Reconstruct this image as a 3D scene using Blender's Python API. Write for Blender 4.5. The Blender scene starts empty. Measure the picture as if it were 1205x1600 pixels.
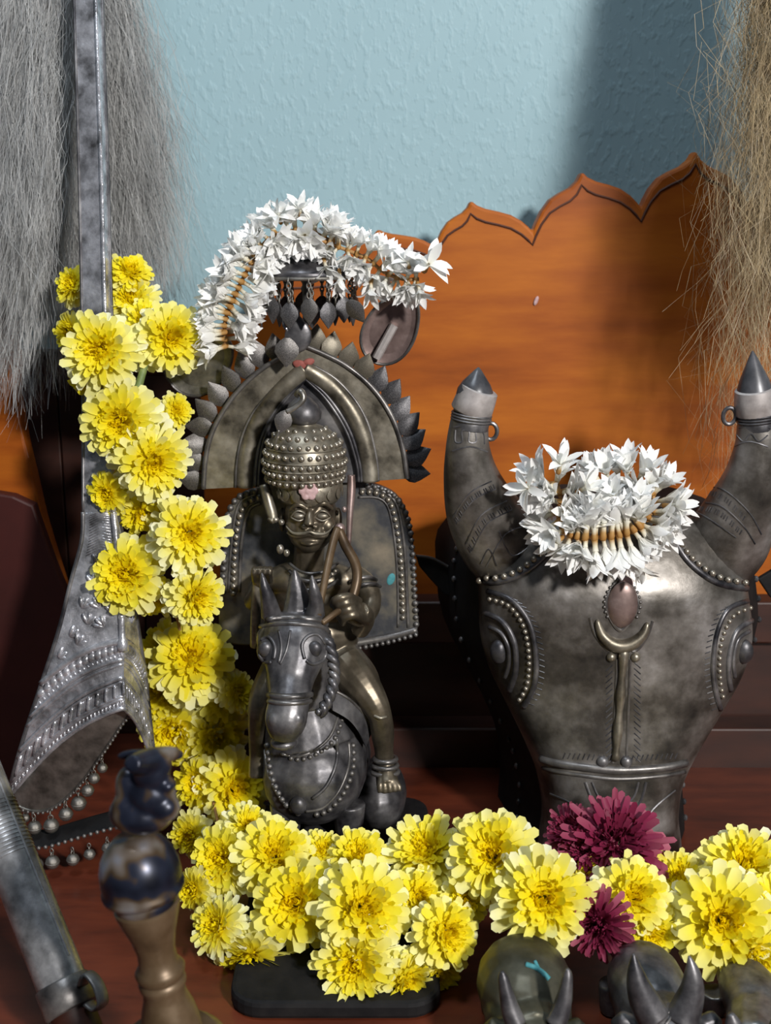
import bpy, bmesh, math, random
import numpy as np
from mathutils import Vector, Matrix, Quaternion
from mathutils.bvhtree import BVHTree

random.seed(7); rng = np.random.default_rng(7)
scene = bpy.context.scene
COL = scene.collection

# ------------------------------------------------------------------ camera
TH = math.radians(14.0); FPX = 1885.0
CAM = Vector((0.0, -0.80, 0.47))
cd = bpy.data.cameras.new('camera'); co = bpy.data.objects.new('camera', cd); COL.objects.link(co)
co.location = CAM; co.rotation_euler = (math.pi/2 - TH, 0, 0)
cd.sensor_fit = 'VERTICAL'; cd.sensor_height = 24.0; cd.lens = 24.0*FPX/1600.0
cd.clip_start = 0.01; cd.clip_end = 50
cd.dof.use_dof = True; cd.dof.focus_distance = 0.80; cd.dof.aperture_fstop = 6.8
scene.camera = co

# ------------------------------------------------------------------ light
w = bpy.data.worlds.new('room_ambient'); scene.world = w; w.use_nodes = True
bg = w.node_tree.nodes['Background']; bg.inputs[0].default_value = (0.62, 0.78, 1.0, 1); bg.inputs[1].default_value = 0.055
def area(name, loc, target, size, power, color):
    d = bpy.data.lights.new(name, 'AREA'); d.shape = 'DISK'; d.size = size; d.energy = power; d.color = color
    o = bpy.data.objects.new(name, d); COL.objects.link(o); o.location = loc
    o.rotation_euler = (Vector(target) - Vector(loc)).to_track_quat('-Z', 'Y').to_euler()
    return o
area('room_lamp', (1.02, -1.90, 1.22), (0.05, 0.05, 0.3), 0.20, 66.0, (1.0, 0.97, 0.93))
area('overhead_fill', (-0.35, -0.55, 2.2), (0.0, 0.1, 0.3), 0.5, 17.0, (0.82, 0.91, 1.0))  # added fill for the wall shadows, no overhead lamp known
scene.view_settings.view_transform = 'Standard'; scene.view_settings.look = 'None'
scene.view_settings.gamma = 1.0; scene.view_settings.use_curve_mapping = False
scene.view_settings.exposure = 0.0
if hasattr(scene, 'cycles'):
    scene.cycles.max_bounces = 6; scene.cycles.diffuse_bounces = 4; scene.cycles.glossy_bounces = 2; scene.cycles.transmission_bounces = 3

# ------------------------------------------------------------------ helpers
UPV = Vector((0, math.sin(TH), math.cos(TH))); FWD = Vector((0, math.cos(TH), -math.sin(TH)))
def ray(px, py):
    return Vector(((px-602.5)/FPX, 0, 0)) + UPV*((800-py)/FPX) + FWD
def P(px, py, Y):
    d = ray(px, py); return CAM + d*((Y-CAM.y)/d.y)
def PZ(px, py, Z):
    d = ray(px, py); return CAM + d*((Z-CAM.z)/d.z)
def sc(px, py, Y):
    d = ray(px, py); return (Y-CAM.y)/d.y/FPX
def nrm(v): return v.normalized() if v.length > 1e-12 else Vector((0, 0, 1))

def catmull(pts, k=6, closed=False):
    pts = [np.array(p, float) for p in pts]; n = len(pts); out = []
    rngs = range(n if closed else n-1)
    for i in rngs:
        if closed: p0, p1, p2, p3 = pts[i-1], pts[i], pts[(i+1) % n], pts[(i+2) % n]
        else: p0, p1, p2, p3 = pts[max(i-1, 0)], pts[i], pts[i+1], pts[min(i+2, n-1)]
        for j in range(k):
            t = j/k
            out.append(0.5*((2*p1)+(-p0+p2)*t+(2*p0-5*p1+4*p2-p3)*t*t+(-p0+3*p1-3*p2+p3)*t**3))
    if not closed: out.append(pts[-1])
    return out

class MB:
    def __init__(s): s.v = []; s.f = []; s.c = []
    def add(s, vs, fs, cs=None):
        b = len(s.v); s.v += [Vector(v) for v in vs]; s.f += [tuple(i+b for i in f) for f in fs]
        s.c += list(cs) if cs is not None else [0.5]*len(vs)
        return s
    def ell(s, c, r, rot=None, nu=16, nv=10):
        c = Vector(c); vs = []; fs = []
        for j in range(1, nv):
            a = math.pi*j/nv
            for i in range(nu):
                b = 2*math.pi*i/nu
                p = Vector((r[0]*math.sin(a)*math.cos(b), r[1]*math.sin(a)*math.sin(b), r[2]*math.cos(a)))
                vs.append(c + (rot @ p if rot else p))
        for p in (Vector((0, 0, r[2])), Vector((0, 0, -r[2]))): vs.append(c + (rot @ p if rot else p))
        t = len(vs)-2; bo = t+1
        for j in range(nv-2):
            for i in range(nu):
                k = (i+1) % nu; fs.append((j*nu+i, (j+1)*nu+i, (j+1)*nu+k, j*nu+k))
        for i in range(nu):
            k = (i+1) % nu; fs.append((t, i, k)); fs.append((bo, (nv-2)*nu+k, (nv-2)*nu+i))
        return s.add(vs, fs)
    def tube(s, pts, rad, n=10, cap=True, ref=None, flat=1.0, closed=False):
        pts = [Vector(p) for p in pts]; m = len(pts)
        if not hasattr(rad, '__len__'): rad = [rad]*m
        vs = []; fs = []; a = None
        for i in range(m):
            if closed: t = nrm(pts[(i+1) % m]-pts[i-1])
            else: t = nrm(pts[min(i+1, m-1)]-pts[max(i-1, 0)])
            if ref is not None: a = Vector(ref)
            elif a is None: a = Vector((0, 1, 0)) if abs(t.y) < 0.9 else Vector((1, 0, 0))
            a = nrm(a - t*a.dot(t)); b = t.cross(a)
            for j in range(n):
                q = 2*math.pi*j/n
                vs.append(pts[i] + a*(rad[i]*flat*math.cos(q)) + b*(rad[i]*math.sin(q)))
        for i in range(m if closed else m-1):
            i2 = (i+1) % m
            for j in range(n):
                k = (j+1) % n; fs.append((i*n+j, i*n+k, i2*n+k, i2*n+j))
        if cap and not closed:
            fs.append(tuple(range(n-1, -1, -1))); fs.append(tuple((m-1)*n+j for j in range(n)))
        return s.add(vs, fs)
    def lathe(s, prof, origin, axis=(0, 0, 1), n=28):
        q = Vector(axis).normalized().to_track_quat('Z', 'Y'); origin = Vector(origin); vs = []; fs = []; m = len(prof)
        for r, h in prof:
            for j in range(n):
                a = 2*math.pi*j/n; vs.append(origin + q @ Vector((r*math.cos(a), r*math.sin(a), h)))
        for i in range(m-1):
            for j in range(n):
                k = (j+1) % n; fs.append((i*n+j, i*n+k, (i+1)*n+k, (i+1)*n+j))
        fs.append(tuple(range(n-1, -1, -1))); fs.append(tuple((m-1)*n+j for j in range(n)))
        return s.add(vs, fs)
    def plate(s, front, off):
        off = Vector(off); n = len(front); vs = [Vector(p) for p in front] + [Vector(p)+off for p in front]
        fs = [tuple(range(n)), tuple(range(2*n-1, n-1, -1))]
        for i in range(n):
            k = (i+1) % n; fs.append((i, i+n, k+n, k))
        return s.add(vs, fs)
    def band(s, A, B, off):
        """solid ribbon between two matching polylines, with thickness off"""
        off = Vector(off); n = len(A); vs = [Vector(p) for p in A]+[Vector(p) for p in B]
        vs += [v+off for v in vs]; fs = []
        for i in range(n-1):
            fs += [(i, i+1, n+i+1, n+i), (2*n+i, 3*n+i, 3*n+i+1, 2*n+i+1), (i, 2*n+i, 2*n+i+1, i+1), (n+i, n+i+1, 3*n+i+1, 3*n+i)]
        fs += [(0, n, 3*n, 2*n), (n-1, 3*n-1, 4*n-1, 2*n-1)]
        return s.add(vs, fs)
    def box(s, lo, hi):
        x0, y0, z0 = lo; x1, y1, z1 = hi
        return s.add([(x0, y0, z0), (x1, y0, z0), (x1, y1, z0), (x0, y1, z0), (x0, y0, z1), (x1, y0, z1), (x1, y1, z1), (x0, y1, z1)],
                     [(3, 2, 1, 0), (4, 5, 6, 7), (0, 1, 5, 4), (1, 2, 6, 5), (2, 3, 7, 6), (3, 0, 4, 7)])
    # pixel helpers
    def E(s, px, py, Y, rx, ry, rz, rot=0, tilt=0, nu=18, nv=12):
        k = sc(px, py, Y); R = Matrix.Rotation(math.radians(rot), 3, 'Y') @ Matrix.Rotation(math.radians(tilt), 3, 'X')
        return s.ell(P(px, py, Y), (rx*k, ry*k, rz*k), R, nu, nv)
    def L(s, chain, n=10, k=5, **kw):
        c = catmull(chain, k); pts = [P(a[0], a[1], a[2]) for a in c]
        return s.tube(pts, [a[3]*sc(a[0], a[1], a[2]) for a in c], n, **kw)
    def mesh(s, name, org=(0, 0, 0), smooth=True, tone=False):
        me = bpy.data.meshes.new(name); o = Vector(org)
        me.from_pydata([v-o for v in s.v], [], s.f)
        bm = bmesh.new(); bm.from_mesh(me); bmesh.ops.recalc_face_normals(bm, faces=bm.faces); bm.to_mesh(me); bm.free()
        if smooth: me.polygons.foreach_set('use_smooth', [True]*len(me.polygons))
        if tone:
            at = me.attributes.new('tone', 'FLOAT', 'POINT'); at.data.foreach_set('value', s.c)
        me.update(); return me

ORG = {}
def tag(o, label=None, cat=None, group=None, kind=None):
    if label: o['label'] = label
    if cat: o['category'] = cat
    if group: o['group'] = group
    if kind: o['kind'] = kind
    return o
def thing(name, label, cat, loc=(0, 0, 0), group=None):
    o = bpy.data.objects.new(name, None); COL.objects.link(o); o.location = loc; o.empty_display_size = 0.02
    ORG[o.name] = Vector(loc); return tag(o, label, cat, group)
def sharp(o, ang=40):
    me = o.data
    me.set_sharp_from_angle(angle=math.radians(ang)); return o
def part(mb, name, mat, parent=None, smooth=True, tone=False, bevel=0, ang=40, label=None):
    org = ORG[parent.name] if parent else Vector((0, 0, 0))
    me = mb.mesh(name, org, smooth, tone); o = bpy.data.objects.new(name, me); COL.objects.link(o)
    me.materials.append(mat)
    if smooth and ang: sharp(o, ang)
    if parent: o.parent = parent
    ORG[o.name] = org
    if bevel:
        b = o.modifiers.new('bevel', 'BEVEL'); b.width = bevel; b.segments = 2; b.limit_method = 'ANGLE'; b.angle_limit = math.radians(50)
    if label: o['label'] = label
    return o
def inst(me, name, parent, loc, rot=None, scale=1.0):
    """an object that shares mesh data, placed at a world point"""
    o = bpy.data.objects.new(name, me); COL.objects.link(o)
    o.parent = parent; o.location = Vector(loc) - (ORG[parent.name] if parent else Vector((0, 0, 0)))
    if rot is not None:
        o.rotation_mode = 'QUATERNION'; o.rotation_quaternion = rot
    o.scale = (scale,)*3 if not hasattr(scale, '__len__') else scale
    return o
def organic(mb, name, mat, parent, voxel=0.001, smooth=4, fac=0.5, label=None):
    """one continuous surface grown around overlapping volumes"""
    org = ORG[parent.name] if parent else Vector((0, 0, 0))
    me = mb.mesh(name+'_src', org); t = bpy.data.objects.new('tmp', me); COL.objects.link(t)
    r = t.modifiers.new('r', 'REMESH'); r.mode = 'VOXEL'; r.voxel_size = voxel; r.use_smooth_shade = True
    s = t.modifiers.new('s', 'SMOOTH'); s.factor = fac; s.iterations = smooth
    dg = bpy.context.evaluated_depsgraph_get()
    m2 = bpy.data.meshes.new_from_object(t.evaluated_get(dg)); m2.name = name
    bpy.data.objects.remove(t); bpy.data.meshes.remove(me)
    m2.materials.clear(); m2.materials.append(mat)
    m2.polygons.foreach_set('use_smooth', [True]*len(m2.polygons))
    o = bpy.data.objects.new(name, m2); COL.objects.link(o); o.parent = parent; ORG[o.name] = org
    if label: o['label'] = label
    return o
def bvh_of(o):
    me = o.data; off = ORG[o.name]
    return BVHTree.FromPolygons([v.co+off for v in me.vertices], [tuple(p.vertices) for p in me.polygons])
def hit(bv, px, py, lift=0.0):
    d = ray(px, py).normalized(); h = bv.ray_cast(CAM, d)
    if h[0] is None: return None, None
    n = h[1] if h[1].dot(d) < 0 else -h[1]
    return h[0] + n*lift, n
def drape(mb, bv, pix, r, n=6, k=5, lift=0.0, closed=False, cap=True):
    """a raised line that lies on a surface; r in metres"""
    c = catmull(pix, k, closed); pts = []
    for a in c:
        p, _ = hit(bv, a[0], a[1], lift)
        if p is not None: pts.append(p)
    if len(pts) > 2: mb.tube(pts, r, n, cap=cap)
def along(poly, step):
    """points at even spacing along a polyline"""
    poly = [Vector(p) for p in poly]; out = [poly[0].copy()]; need = step
    for a, b in zip(poly, poly[1:]):
        l = (b-a).length; t = need
        while t <= l and l > 0:
            out.append(a.lerp(b, t/l)); t += step
        need = t - l
    return out

# ------------------------------------------------------------------ materials
def newmat(name):
    m = bpy.data.materials.new(name); m.use_nodes = True
    nt = m.node_tree; return m, nt, nt.nodes['Principled BSDF']
def noise(nt, scale, detail=5, rough=0.6, mapping=None, coord='Object'):
    tc = nt.nodes.new('ShaderNodeTexCoord'); n = nt.nodes.new('ShaderNodeTexNoise')
    n.inputs['Scale'].default_value = scale; n.inputs['Detail'].default_value = detail; n.inputs['Roughness'].default_value = rough
    src = tc.outputs[coord]
    if mapping:
        mp = nt.nodes.new('ShaderNodeMapping'); mp.inputs['Scale'].default_value = mapping; nt.links.new(src, mp.inputs[0]); src = mp.outputs[0]
        if len(mapping) > 3: pass
    nt.links.new(src, n.inputs['Vector']); return n.outputs['Fac']
def ramp(nt, fac, stops):
    r = nt.nodes.new('ShaderNodeValToRGB'); e = r.color_ramp.elements
    while len(e) > 1: e.remove(e[0])
    e[0].position = stops[0][0]; e[0].color = (*stops[0][1], 1)
    for p, c in stops[1:]:
        x = e.new(p); x.color = (*c, 1)
    nt.links.new(fac, r.inputs[0]); return r.outputs[0]
def bump(nt, fac, strength, dist):
    b = nt.nodes.new('ShaderNodeBump'); b.inputs['Strength'].default_value = strength; b.inputs['Distance'].default_value = dist
    nt.links.new(fac, b.inputs['Height']); return b.outputs[0]
def mat(name, stops, scale=60, rough=0.5, metal=0.0, bmp=0.0, bscale=200, bdist=0.0005, mapping=None, coat=0.0, detail=5, rvar=0.0, spec=0.5):
    m, nt, b = newmat(name)
    f = noise(nt, scale, detail, mapping=mapping)
    nt.links.new(ramp(nt, f, stops), b.inputs['Base Color'])
    b.inputs['Roughness'].default_value = rough; b.inputs['Metallic'].default_value = metal
    b.inputs['Coat Weight'].default_value = coat; b.inputs['Specular IOR Level'].default_value = spec
    b.inputs['Coat Roughness'].default_value = 0.15
    if rvar:
        f2 = noise(nt, scale*1.7, 4)
        mr = nt.nodes.new('ShaderNodeMapRange'); mr.inputs[3].default_value = rough-rvar; mr.inputs[4].default_value = rough+rvar
        mr.inputs[1].default_value = .3; mr.inputs[2].default_value = .7
        nt.links.new(f2, mr.inputs[0]); nt.links.new(mr.outputs[0], b.inputs['Roughness'])
    if bmp: nt.links.new(bump(nt, noise(nt, bscale, 4), bmp, bdist), b.inputs['Normal'])
    return m
def petal(name, stops, trans=0.35, rough=0.55):
    m, nt, b = newmat(name)
    a = nt.nodes.new('ShaderNodeAttribute'); a.attribute_name = 'tone'
    c = ramp(nt, a.outputs['Fac'], stops)
    nt.links.new(c, b.inputs['Base Color']); b.inputs['Roughness'].default_value = rough; b.inputs['Specular IOR Level'].default_value = 0.25
    t = nt.nodes.new('ShaderNodeBsdfTranslucent'); nt.links.new(c, t.inputs[0])
    mx = nt.nodes.new('ShaderNodeMixShader'); mx.inputs[0].default_value = trans
    nt.links.new(b.outputs[0], mx.inputs[1]); nt.links.new(t.outputs[0], mx.inputs[2])
    nt.links.new(mx.outputs[0], nt.nodes['Material Output'].inputs[0]); return m

M = {}
M['silver'] = mat('tarnished_silver', [(.30, (.035, .033, .034)), (.5, (.17, .16, .155)), (.72, (.33, .315, .30))], 45, .42, .72, .25, 260, .0004, rvar=.1)
M['steel'] = mat('dark_patina_metal', [(.32, (.022, .022, .027)), (.46, (.085, .082, .088)), (.58, (.16, .155, .16)), (.75, (.32, .31, .31))], 42, .42, .62, .25, 240, .0004, rvar=.1)
M['brass'] = mat('worn_brass', [(.3, (.065, .056, .042)), (.5, (.225, .20, .155)), (.72, (.40, .365, .30))], 60, .42, .7, .25, 300, .0003, rvar=.1)
M['face'] = mat('brass_face', [(.3, (.06, .05, .036)), (.55, (.15, .125, .09)), (.75, (.24, .20, .15))], 60, .38, .7, .15, 300, .0002)
M['bead'] = mat('bright_bead_metal', [(.3, (.16, .14, .11)), (.7, (.48, .43, .36))], 300, .35, .75)
M['mask'] = mat('bull_mask_metal', [(.30, (.022, .020, .018)), (.44, (.085, .076, .066)), (.56, (.20, .185, .17)), (.74, (.46, .44, .43))], 24, .44, .66, .3, 180, .0005, detail=8, rvar=.1)
M['bright'] = mat('polished_silver', [(.28, (.09, .088, .092)), (.42, (.30, .30, .32)), (.55, (.56, .56, .60)), (.75, (.88, .88, .94))], 60, .26, .66, .7, 120, .0014, rvar=.08)
M['foil'] = mat('dull_foil', [(.3, (.30, .27, .26)), (.7, (.55, .51, .50))], 90, .5, .35, .2, 200, .0004)
M['panel'] = mat('patched_panel_metal', [(.28, (.022, .026, .034)), (.45, (.085, .088, .098)), (.58, (.19, .175, .145)), (.75, (.34, .29, .22))], 32, .46, .6, .25, 220, .0004, detail=7)
M['bright2'] = mat('dull_silver', [(.3, (.10, .095, .085)), (.7, (.36, .34, .31))], 80, .38, .8, .3, 300, .0005)
M['copper'] = mat('pinkish_copper', [(.3, (.14, .095, .085)), (.55, (.27, .195, .18)), (.75, (.42, .33, .31))], 60, .42, .6, .15, 200, .0003)
M['pink'] = mat('pink_paste', [(.3, (.42, .25, .25)), (.7, (.62, .44, .44))], 300, .8, 0, .5, 500, .0004)
M['red'] = mat('kumkum_red', [(.3, (.22, .05, .04)), (.7, (.36, .12, .10))], 200, .8)
M['wood'] = mat('orange_varnished_wood', [(.22, (.15, .030, .003)), (.45, (.31, .074, .006)), (.62, (.42, .118, .009)), (.8, (.50, .16, .016))], 4.5, .50, 0, .08, 60, .0005, mapping=(1.0, 4.0, 5.5), coat=.0, detail=6, spec=.25)
M['edge'] = mat('brown_edge_wood', [(.3, (.20, .06, .018)), (.7, (.33, .11, .035))], 20, .5, 0, .1, 80, .0005)
M['groove'] = mat('dark_groove', [(.3, (.05, .014, .006)), (.7, (.09, .026, .01))], 30, .7)
M['table'] = mat('red_brown_table_paint', [(.25, (.045, .009, .004)), (.5, (.10, .020, .008)), (.75, (.15, .032, .012))], 9, .45, 0, .1, 90, .0006, mapping=(1.5, 6, 3), coat=.15)
M['darkwood_and_shade'] = mat('dark_red_wood_and_shade', [(.3, (.018, .005, .003)), (.7, (.045, .012, .006))], 8, .5, 0, .1, 90, .0006, mapping=(1.5, 6, 6))  # floor and rod-end wood, also darkens rails and panels in place of shade
M['rod'] = mat('rubbed_silver_rod', [(.3, (.12, .12, .12)), (.5, (.36, .355, .36)), (.72, (.66, .65, .66))], 55, .30, .6, .3, 160, .0006, rvar=.08)
M['darkred'] = mat('dark_red_tone', [(.3, (.025, .004, .003)), (.7, (.055, .009, .007))], 9, .5, 0, .1, 90, .0006)
M['black'] = mat('black_metal_and_shade', [(.3, (.004, .004, .005)), (.7, (.014, .013, .013))], 60, .7, .0, .2, 200, .0004, spec=.2)  # base plate metal, also carries the shade of the mask's shell and ears
M['horntip'] = mat('black_horn', [(.3, (.03, .032, .038)), (.7, (.10, .10, .11))], 70, .35, .2, .1, 200, .0003)
M['knob'] = mat('mottled_bronze_patina', [(.34, (.006, .007, .014)), (.48, (.020, .024, .042)), (.53, (.085, .055, .03)), (.62, (.20, .17, .15)), (.72, (.26, .28, .34))], 42, .32, .45, .1, 150, .0003, detail=2)
M['turned'] = mat('tan_turned_bronze', [(.28, (.035, .020, .010)), (.5, (.11, .070, .036)), (.75, (.20, .14, .085))], 30, .42, .35, .1, 150, .0003)
M['greenmetal'] = mat('olive_bronze', [(.3, (.03, .03, .02)), (.6, (.09, .085, .06)), (.8, (.15, .14, .11))], 45, .45, .6, .2, 200, .0004)
M['teal'] = mat('verdigris_teal', [(.3, (.02, .16, .19)), (.7, (.08, .30, .33))], 200, .7)
M['string'] = mat('tan_string', [(.3, (.30, .15, .05)), (.7, (.45, .26, .10))], 200, .8)
M['green'] = mat('green_stem', [(.3, (.09, .14, .04)), (.7, (.20, .26, .09))], 200, .6)
M['hair_grey'] = mat('grey_hair', [(.3, (.24, .24, .238)), (.7, (.44, .438, .43))], 40, .5)
M['hair_tan'] = mat('tan_hair', [(.3, (.22, .15, .075)), (.7, (.46, .36, .21))], 40, .45)
M['yellow'] = petal('yellow_petal', [(0, (.95, .73, .0)), (.25, (.95, .80, .008)), (.5, (.90, .80, .05)), (.75, (.92, .88, .34)), (1, (.95, .95, .70))], .38)
M['maroon'] = petal('maroon_petal', [(0, (.10, .006, .02)), (.5, (.22, .018, .06)), (1, (.42, .12, .17))], .25)
M['white'] = petal('white_petal', [(0, (.42, .20, .05)), (.22, (.55, .33, .12)), (.34, (.82, .76, .58)), (.6, (.92, .92, .88)), (1, (.97, .97, .97))], .30)
# wall
def wallmat():
    m, nt, b = newmat('blue_plaster')
    f = noise(nt, 3.0, 3)
    nt.links.new(ramp(nt, f, [(.3, (.265, .405, .455)), (.7, (.305, .45, .50))]), b.inputs['Base Color'])
    b.inputs['Roughness'].default_value = .6
    n1 = noise(nt, 120, 2, .5, mapping=(1.3, 1, .75)); n2 = noise(nt, 20, 3, .5)
    r = ramp(nt, n1, [(.50, (0, 0, 0)), (.68, (1, 1, 1))])
    ad = nt.nodes.new('ShaderNodeMath'); ad.operation = 'ADD'; nt.links.new(r, ad.inputs[0]); nt.links.new(n2, ad.inputs[1])
    nt.links.new(bump(nt, ad.outputs[0], .30, .0012), b.inputs['Normal']); return m
M['wall'] = wallmat()

# ------------------------------------------------------------------ setting
mb = MB(); mb.box((-1.4, .30, -.75), (1.4, .36, 1.9)); tag(part(mb, 'wall_back', M['wall'], smooth=False), 'pale blue plastered wall behind the altar', kind='structure')
mb = MB(); mb.box((-1.4, -2.4, -.80), (1.4, .36, -.75)); tag(part(mb, 'floor', M['darkwood_and_shade'], smooth=False), 'dark floor under the altar table', kind='structure')

t = thing('altar_table', 'red-brown wooden altar table that everything stands on', 'table', (0, -.05, -.75))
mb = MB(); mb.box((-.85, -.48, -.03), (.85, .295, 0)); part(mb, 'tabletop', M['table'], t, bevel=.004)
for x in (-.78, .78):
    for y in (-.42, .24):
        mb = MB(); mb.box((x-.03, y-.03, -.75), (x+.03, y+.03, -.03)); part(mb, 'leg', M['table'], t, bevel=.003)
mb = MB(); mb.box((-.80, -.44, -.11), (.80, -.42, -.03)); part(mb, 'apron', M['table'], t, bevel=.002)

# scalloped back board -------------------------------------------------
BY = .205
lobes = [(1173, 322), (1088, 235), (1003, 325), (910, 268), (833, 362), (736, 313), (680, 386), (590, 358), (520, 425), (440, 432), (385, 505), (330, 520), (312, 600)]
left = [np.array((1088, 235))]
def lobe_half(a, b, up):
    """ogee between a peak and a valley"""
    pk, vl = (a, b) if up else (b, a)
    dx, dy = vl[0]-pk[0], vl[1]-pk[1]
    pr = [(0, 0), (.10, .16), (.24, .27), (.45, .36), (.65, .47), (.82, .66), (.93, .85), (1, 1)]
    pts = [np.array((pk[0]+dx*u, pk[1]+dy*v)) for u, v in pr]
    return pts if up else pts[::-1]
for i in range(1, len(lobes)-1):
    left += lobe_half(lobes[i], lobes[i+1], i % 2 == 1)[1:]
right = [np.array((2176-p[0], p[1])) for p in left[1:-1]]
top = right[::-1] + left               # right to left
Lm = [P(p[0], p[1], BY) for p in top]
xr, xl = Lm[0].x, Lm[-1].x
outline = Lm + [Vector((xl, BY, 0.0)), Vector((xr, BY, 0.0))]
t = thing('carved_back_board', 'large orange varnished wooden board with a scalloped lotus-petal top edge', 'board', ((xl+xr)/2, BY, 0))
mb = MB(); mb.plate(outline, (0, .020, 0)); part(mb, 'board_panel', M['wood'], t, smooth=False, bevel=.0025)
# engraved line that follows the edge
mb = MB(); gl = []
cut = [p for p in top if 380 < p[0] < 1500]
for i, p in enumerate(cut):
    gl.append(P(p[0], p[1], BY))
gl2 = []
for i, p in enumerate(gl):
    # straight-down copy of the contour, as a router would cut it
    gl2.append(p + Vector((0, 0, -.0105)))
mb.tube(gl2, .0011, 6)
part(mb, 'engraved_line', M['groove'], t)
# throne rails and an added panel, cast shade put into their dark colour
mb = MB(); a = P(560, 935, .19); b = P(1300, 1000, .19); mb.box((-.158, .180, b.z), (.62, .2045, a.z)); part(mb, 'upper_rail', M['darkwood_and_shade'], t, bevel=.002)
mb = MB(); mb.box((-.158, .194, .0005), (.62, .2045, b.z)); part(mb, 'lower_darkening', M['darkwood_and_shade'], t, bevel=.001)  # added dark sheet in place of the mask's shadow on the board
mb = MB(); a = P(560, 1150, .15); b = P(1300, 1215, .15); mb.box((-.158, .165, b.z), (.62, .1935, a.z)); part(mb, 'lower_rail', M['darkwood_and_shade'], t, bevel=.002)
mb = MB(); a = P(838, 470, BY-.001); mb.ell(a, (.0017, .0012, .004), Matrix.Rotation(.35, 3, 'Y')); part(mb, 'paint_fleck', M['pink'], t, label='small white fleck stuck on the wood')

# plank at the far edge of the picture
pl = [(-70, 425), (10, 452), (20, 500), (26, 560), (26, 620), (38, 690), (50, 740), (66, 810), (84, 870), (105, 935), (112, 1020), (70, 1060)]
fr = [P(x, y, .135) for x, y in pl]; fr += [Vector((fr[-1].x, .135, 0)), Vector((fr[0].x, .135, 0))]
t = thing('wooden_throne_side', 'curved orange-red wooden side plank behind the silver staff, under grey hair', 'plank', (fr[-1].x+.03, .135, 0))
mb = MB(); mb.plate(fr, (0, .018, 0)); part(mb, 'plank', M['wood'], t, smooth=False, bevel=.002)
lw_ = [(-70, 760), (20, 775), (52, 790), (66, 830), (84, 880), (108, 940), (116, 1025), (74, 1066)]
fr = [P(x, y, .122) for x, y in lw_]; fr += [Vector((fr[-1].x, .122, 0)), Vector((fr[0].x, .122, 0))]
mb = MB(); mb.plate(fr, (0, .0125, 0)); part(mb, 'lower_darkening', M['darkred'], t, smooth=False, bevel=.002, label='dark red lower panel')  # separate darker red piece over the lower plank
t = thing('shade_back_panel', 'dark brown wooden panel added for the shade behind the yellow flower column', 'panel', (P(100, 800, .24).x, .235, 0))  # added panel, the shade on this side is put into its dark colour
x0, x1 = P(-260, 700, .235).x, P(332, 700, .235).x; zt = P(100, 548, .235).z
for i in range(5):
    a, b = x0+(x1-x0)*i/5, x0+(x1-x0)*(i+1)/5; mb = MB(); mb.box((a+.0006, .235, .0004), (b-.0006, .247, zt-.02)); part(mb, 'plank', M['darkwood_and_shade'], t, smooth=False, bevel=.001)
mb = MB(); mb.box((x0, .230, zt-.02), (x1, .250, zt)); part(mb, 'top_rail', M['darkwood_and_shade'], t, smooth=False, bevel=.0015)

# ------------------------------------------------------------------ bull mask
MY = .012
t = thing('bull_head_mask', 'tarnished silver bull head with upturned horns wearing a white flower coil', 'bull head', P(965, 1335, .05))
rows = [(806, 880, 1060), (820, 835, 1100), (845, 785, 1142), (875, 760, 1162), (905, 750, 1172), (950, 750, 1179), (1000, 752, 1183), (1050, 765, 1170), (1100, 789, 1142), (1150, 814, 1108), (1195, 834, 1080), (1225, 843, 1068), (1270, 850, 1062), (1310, 846, 1066), (1345, 842, 1068)]
rows_c = catmull(rows, 3)
NA = 28; vs = []; fs = []; cs = []
nr = len(rows_c)
for i, (py, l, r) in enumerate(rows_c):
    u = i/(nr-1)
    pl_, pr_ = P(l, py, MY), P(r, py, MY); cx = (pl_.x+pr_.x)/2; hw = (pr_.x-pl_.x)/2; z = pl_.z
    D = (.018+.036*min(1, (py-800)/110)**.6) if py < 1100 else .054+.018*((py-1100)/245)
    for j in range(NA+1):
        a = -math.pi/2 + math.pi*j/NA
        s_ = math.sin(a); c_ = abs(math.cos(a))
        vs.append((cx+hw*math.copysign(abs(s_)**.86, s_), MY+.018-D*c_**.85, z))
W1 = NA+1
for i in range(nr-1):
    for j in range(NA): fs.append((i*W1+j, i*W1+j+1, (i+1)*W1+j+1, (i+1)*W1+j))
mb = MB(); mb.add(vs, fs)
# top cap
top_i = list(range(W1)); c0 = len(mb.v); mb.v.append(Vector((sum(vs[k][0] for k in top_i)/W1, MY+.018, vs[0][2]+.002))); mb.c.append(.5)
for j in range(NA): mb.f.append((j+1, j, c0))
face = part(mb, 'face_shell', M['mask'], t, ang=0)
mod = face.modifiers.new('solid', 'SOLIDIFY'); mod.thickness = .002; mod.offset = -1
bvf = bvh_of(face)
# back shell that flares outward behind the face
vs = []; fs = []; q = 0
sel = [k for k in range(0, nr, 2)]
for k in sel:
    py, l, r = rows_c[k]; u = k/(nr-1)
    pl_, pr_ = P(l, py, MY), P(r, py, MY)
    fl = .006 + .024*math.sin(min(1, max(0, (py-800)/90))*math.pi/2)*(1-.35*u)
    for (x0, sg) in ((pl_.x, -1), (pr_.x, 1)):
        vs.append((x0 - sg*.001, MY+.012, pl_.z)); vs.append((x0+sg*fl*.55, MY+.045, pl_.z)); vs.append((x0+sg*fl, MY+.10, pl_.z))
n6 = 6
for i in range(len(sel)-1):
    a, b = i*n6, (i+1)*n6
    fs += [(a, a+1, b+1, b), (a+1, a+2, b+2, b+1), (a+3, b+3, b+4, a+4), (a+4, b+4, b+5, a+5), (a+2, a+5, b+5, b+2)]
fs += [(0, 3, 4, 1), (1, 4, 5, 2)]
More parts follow.
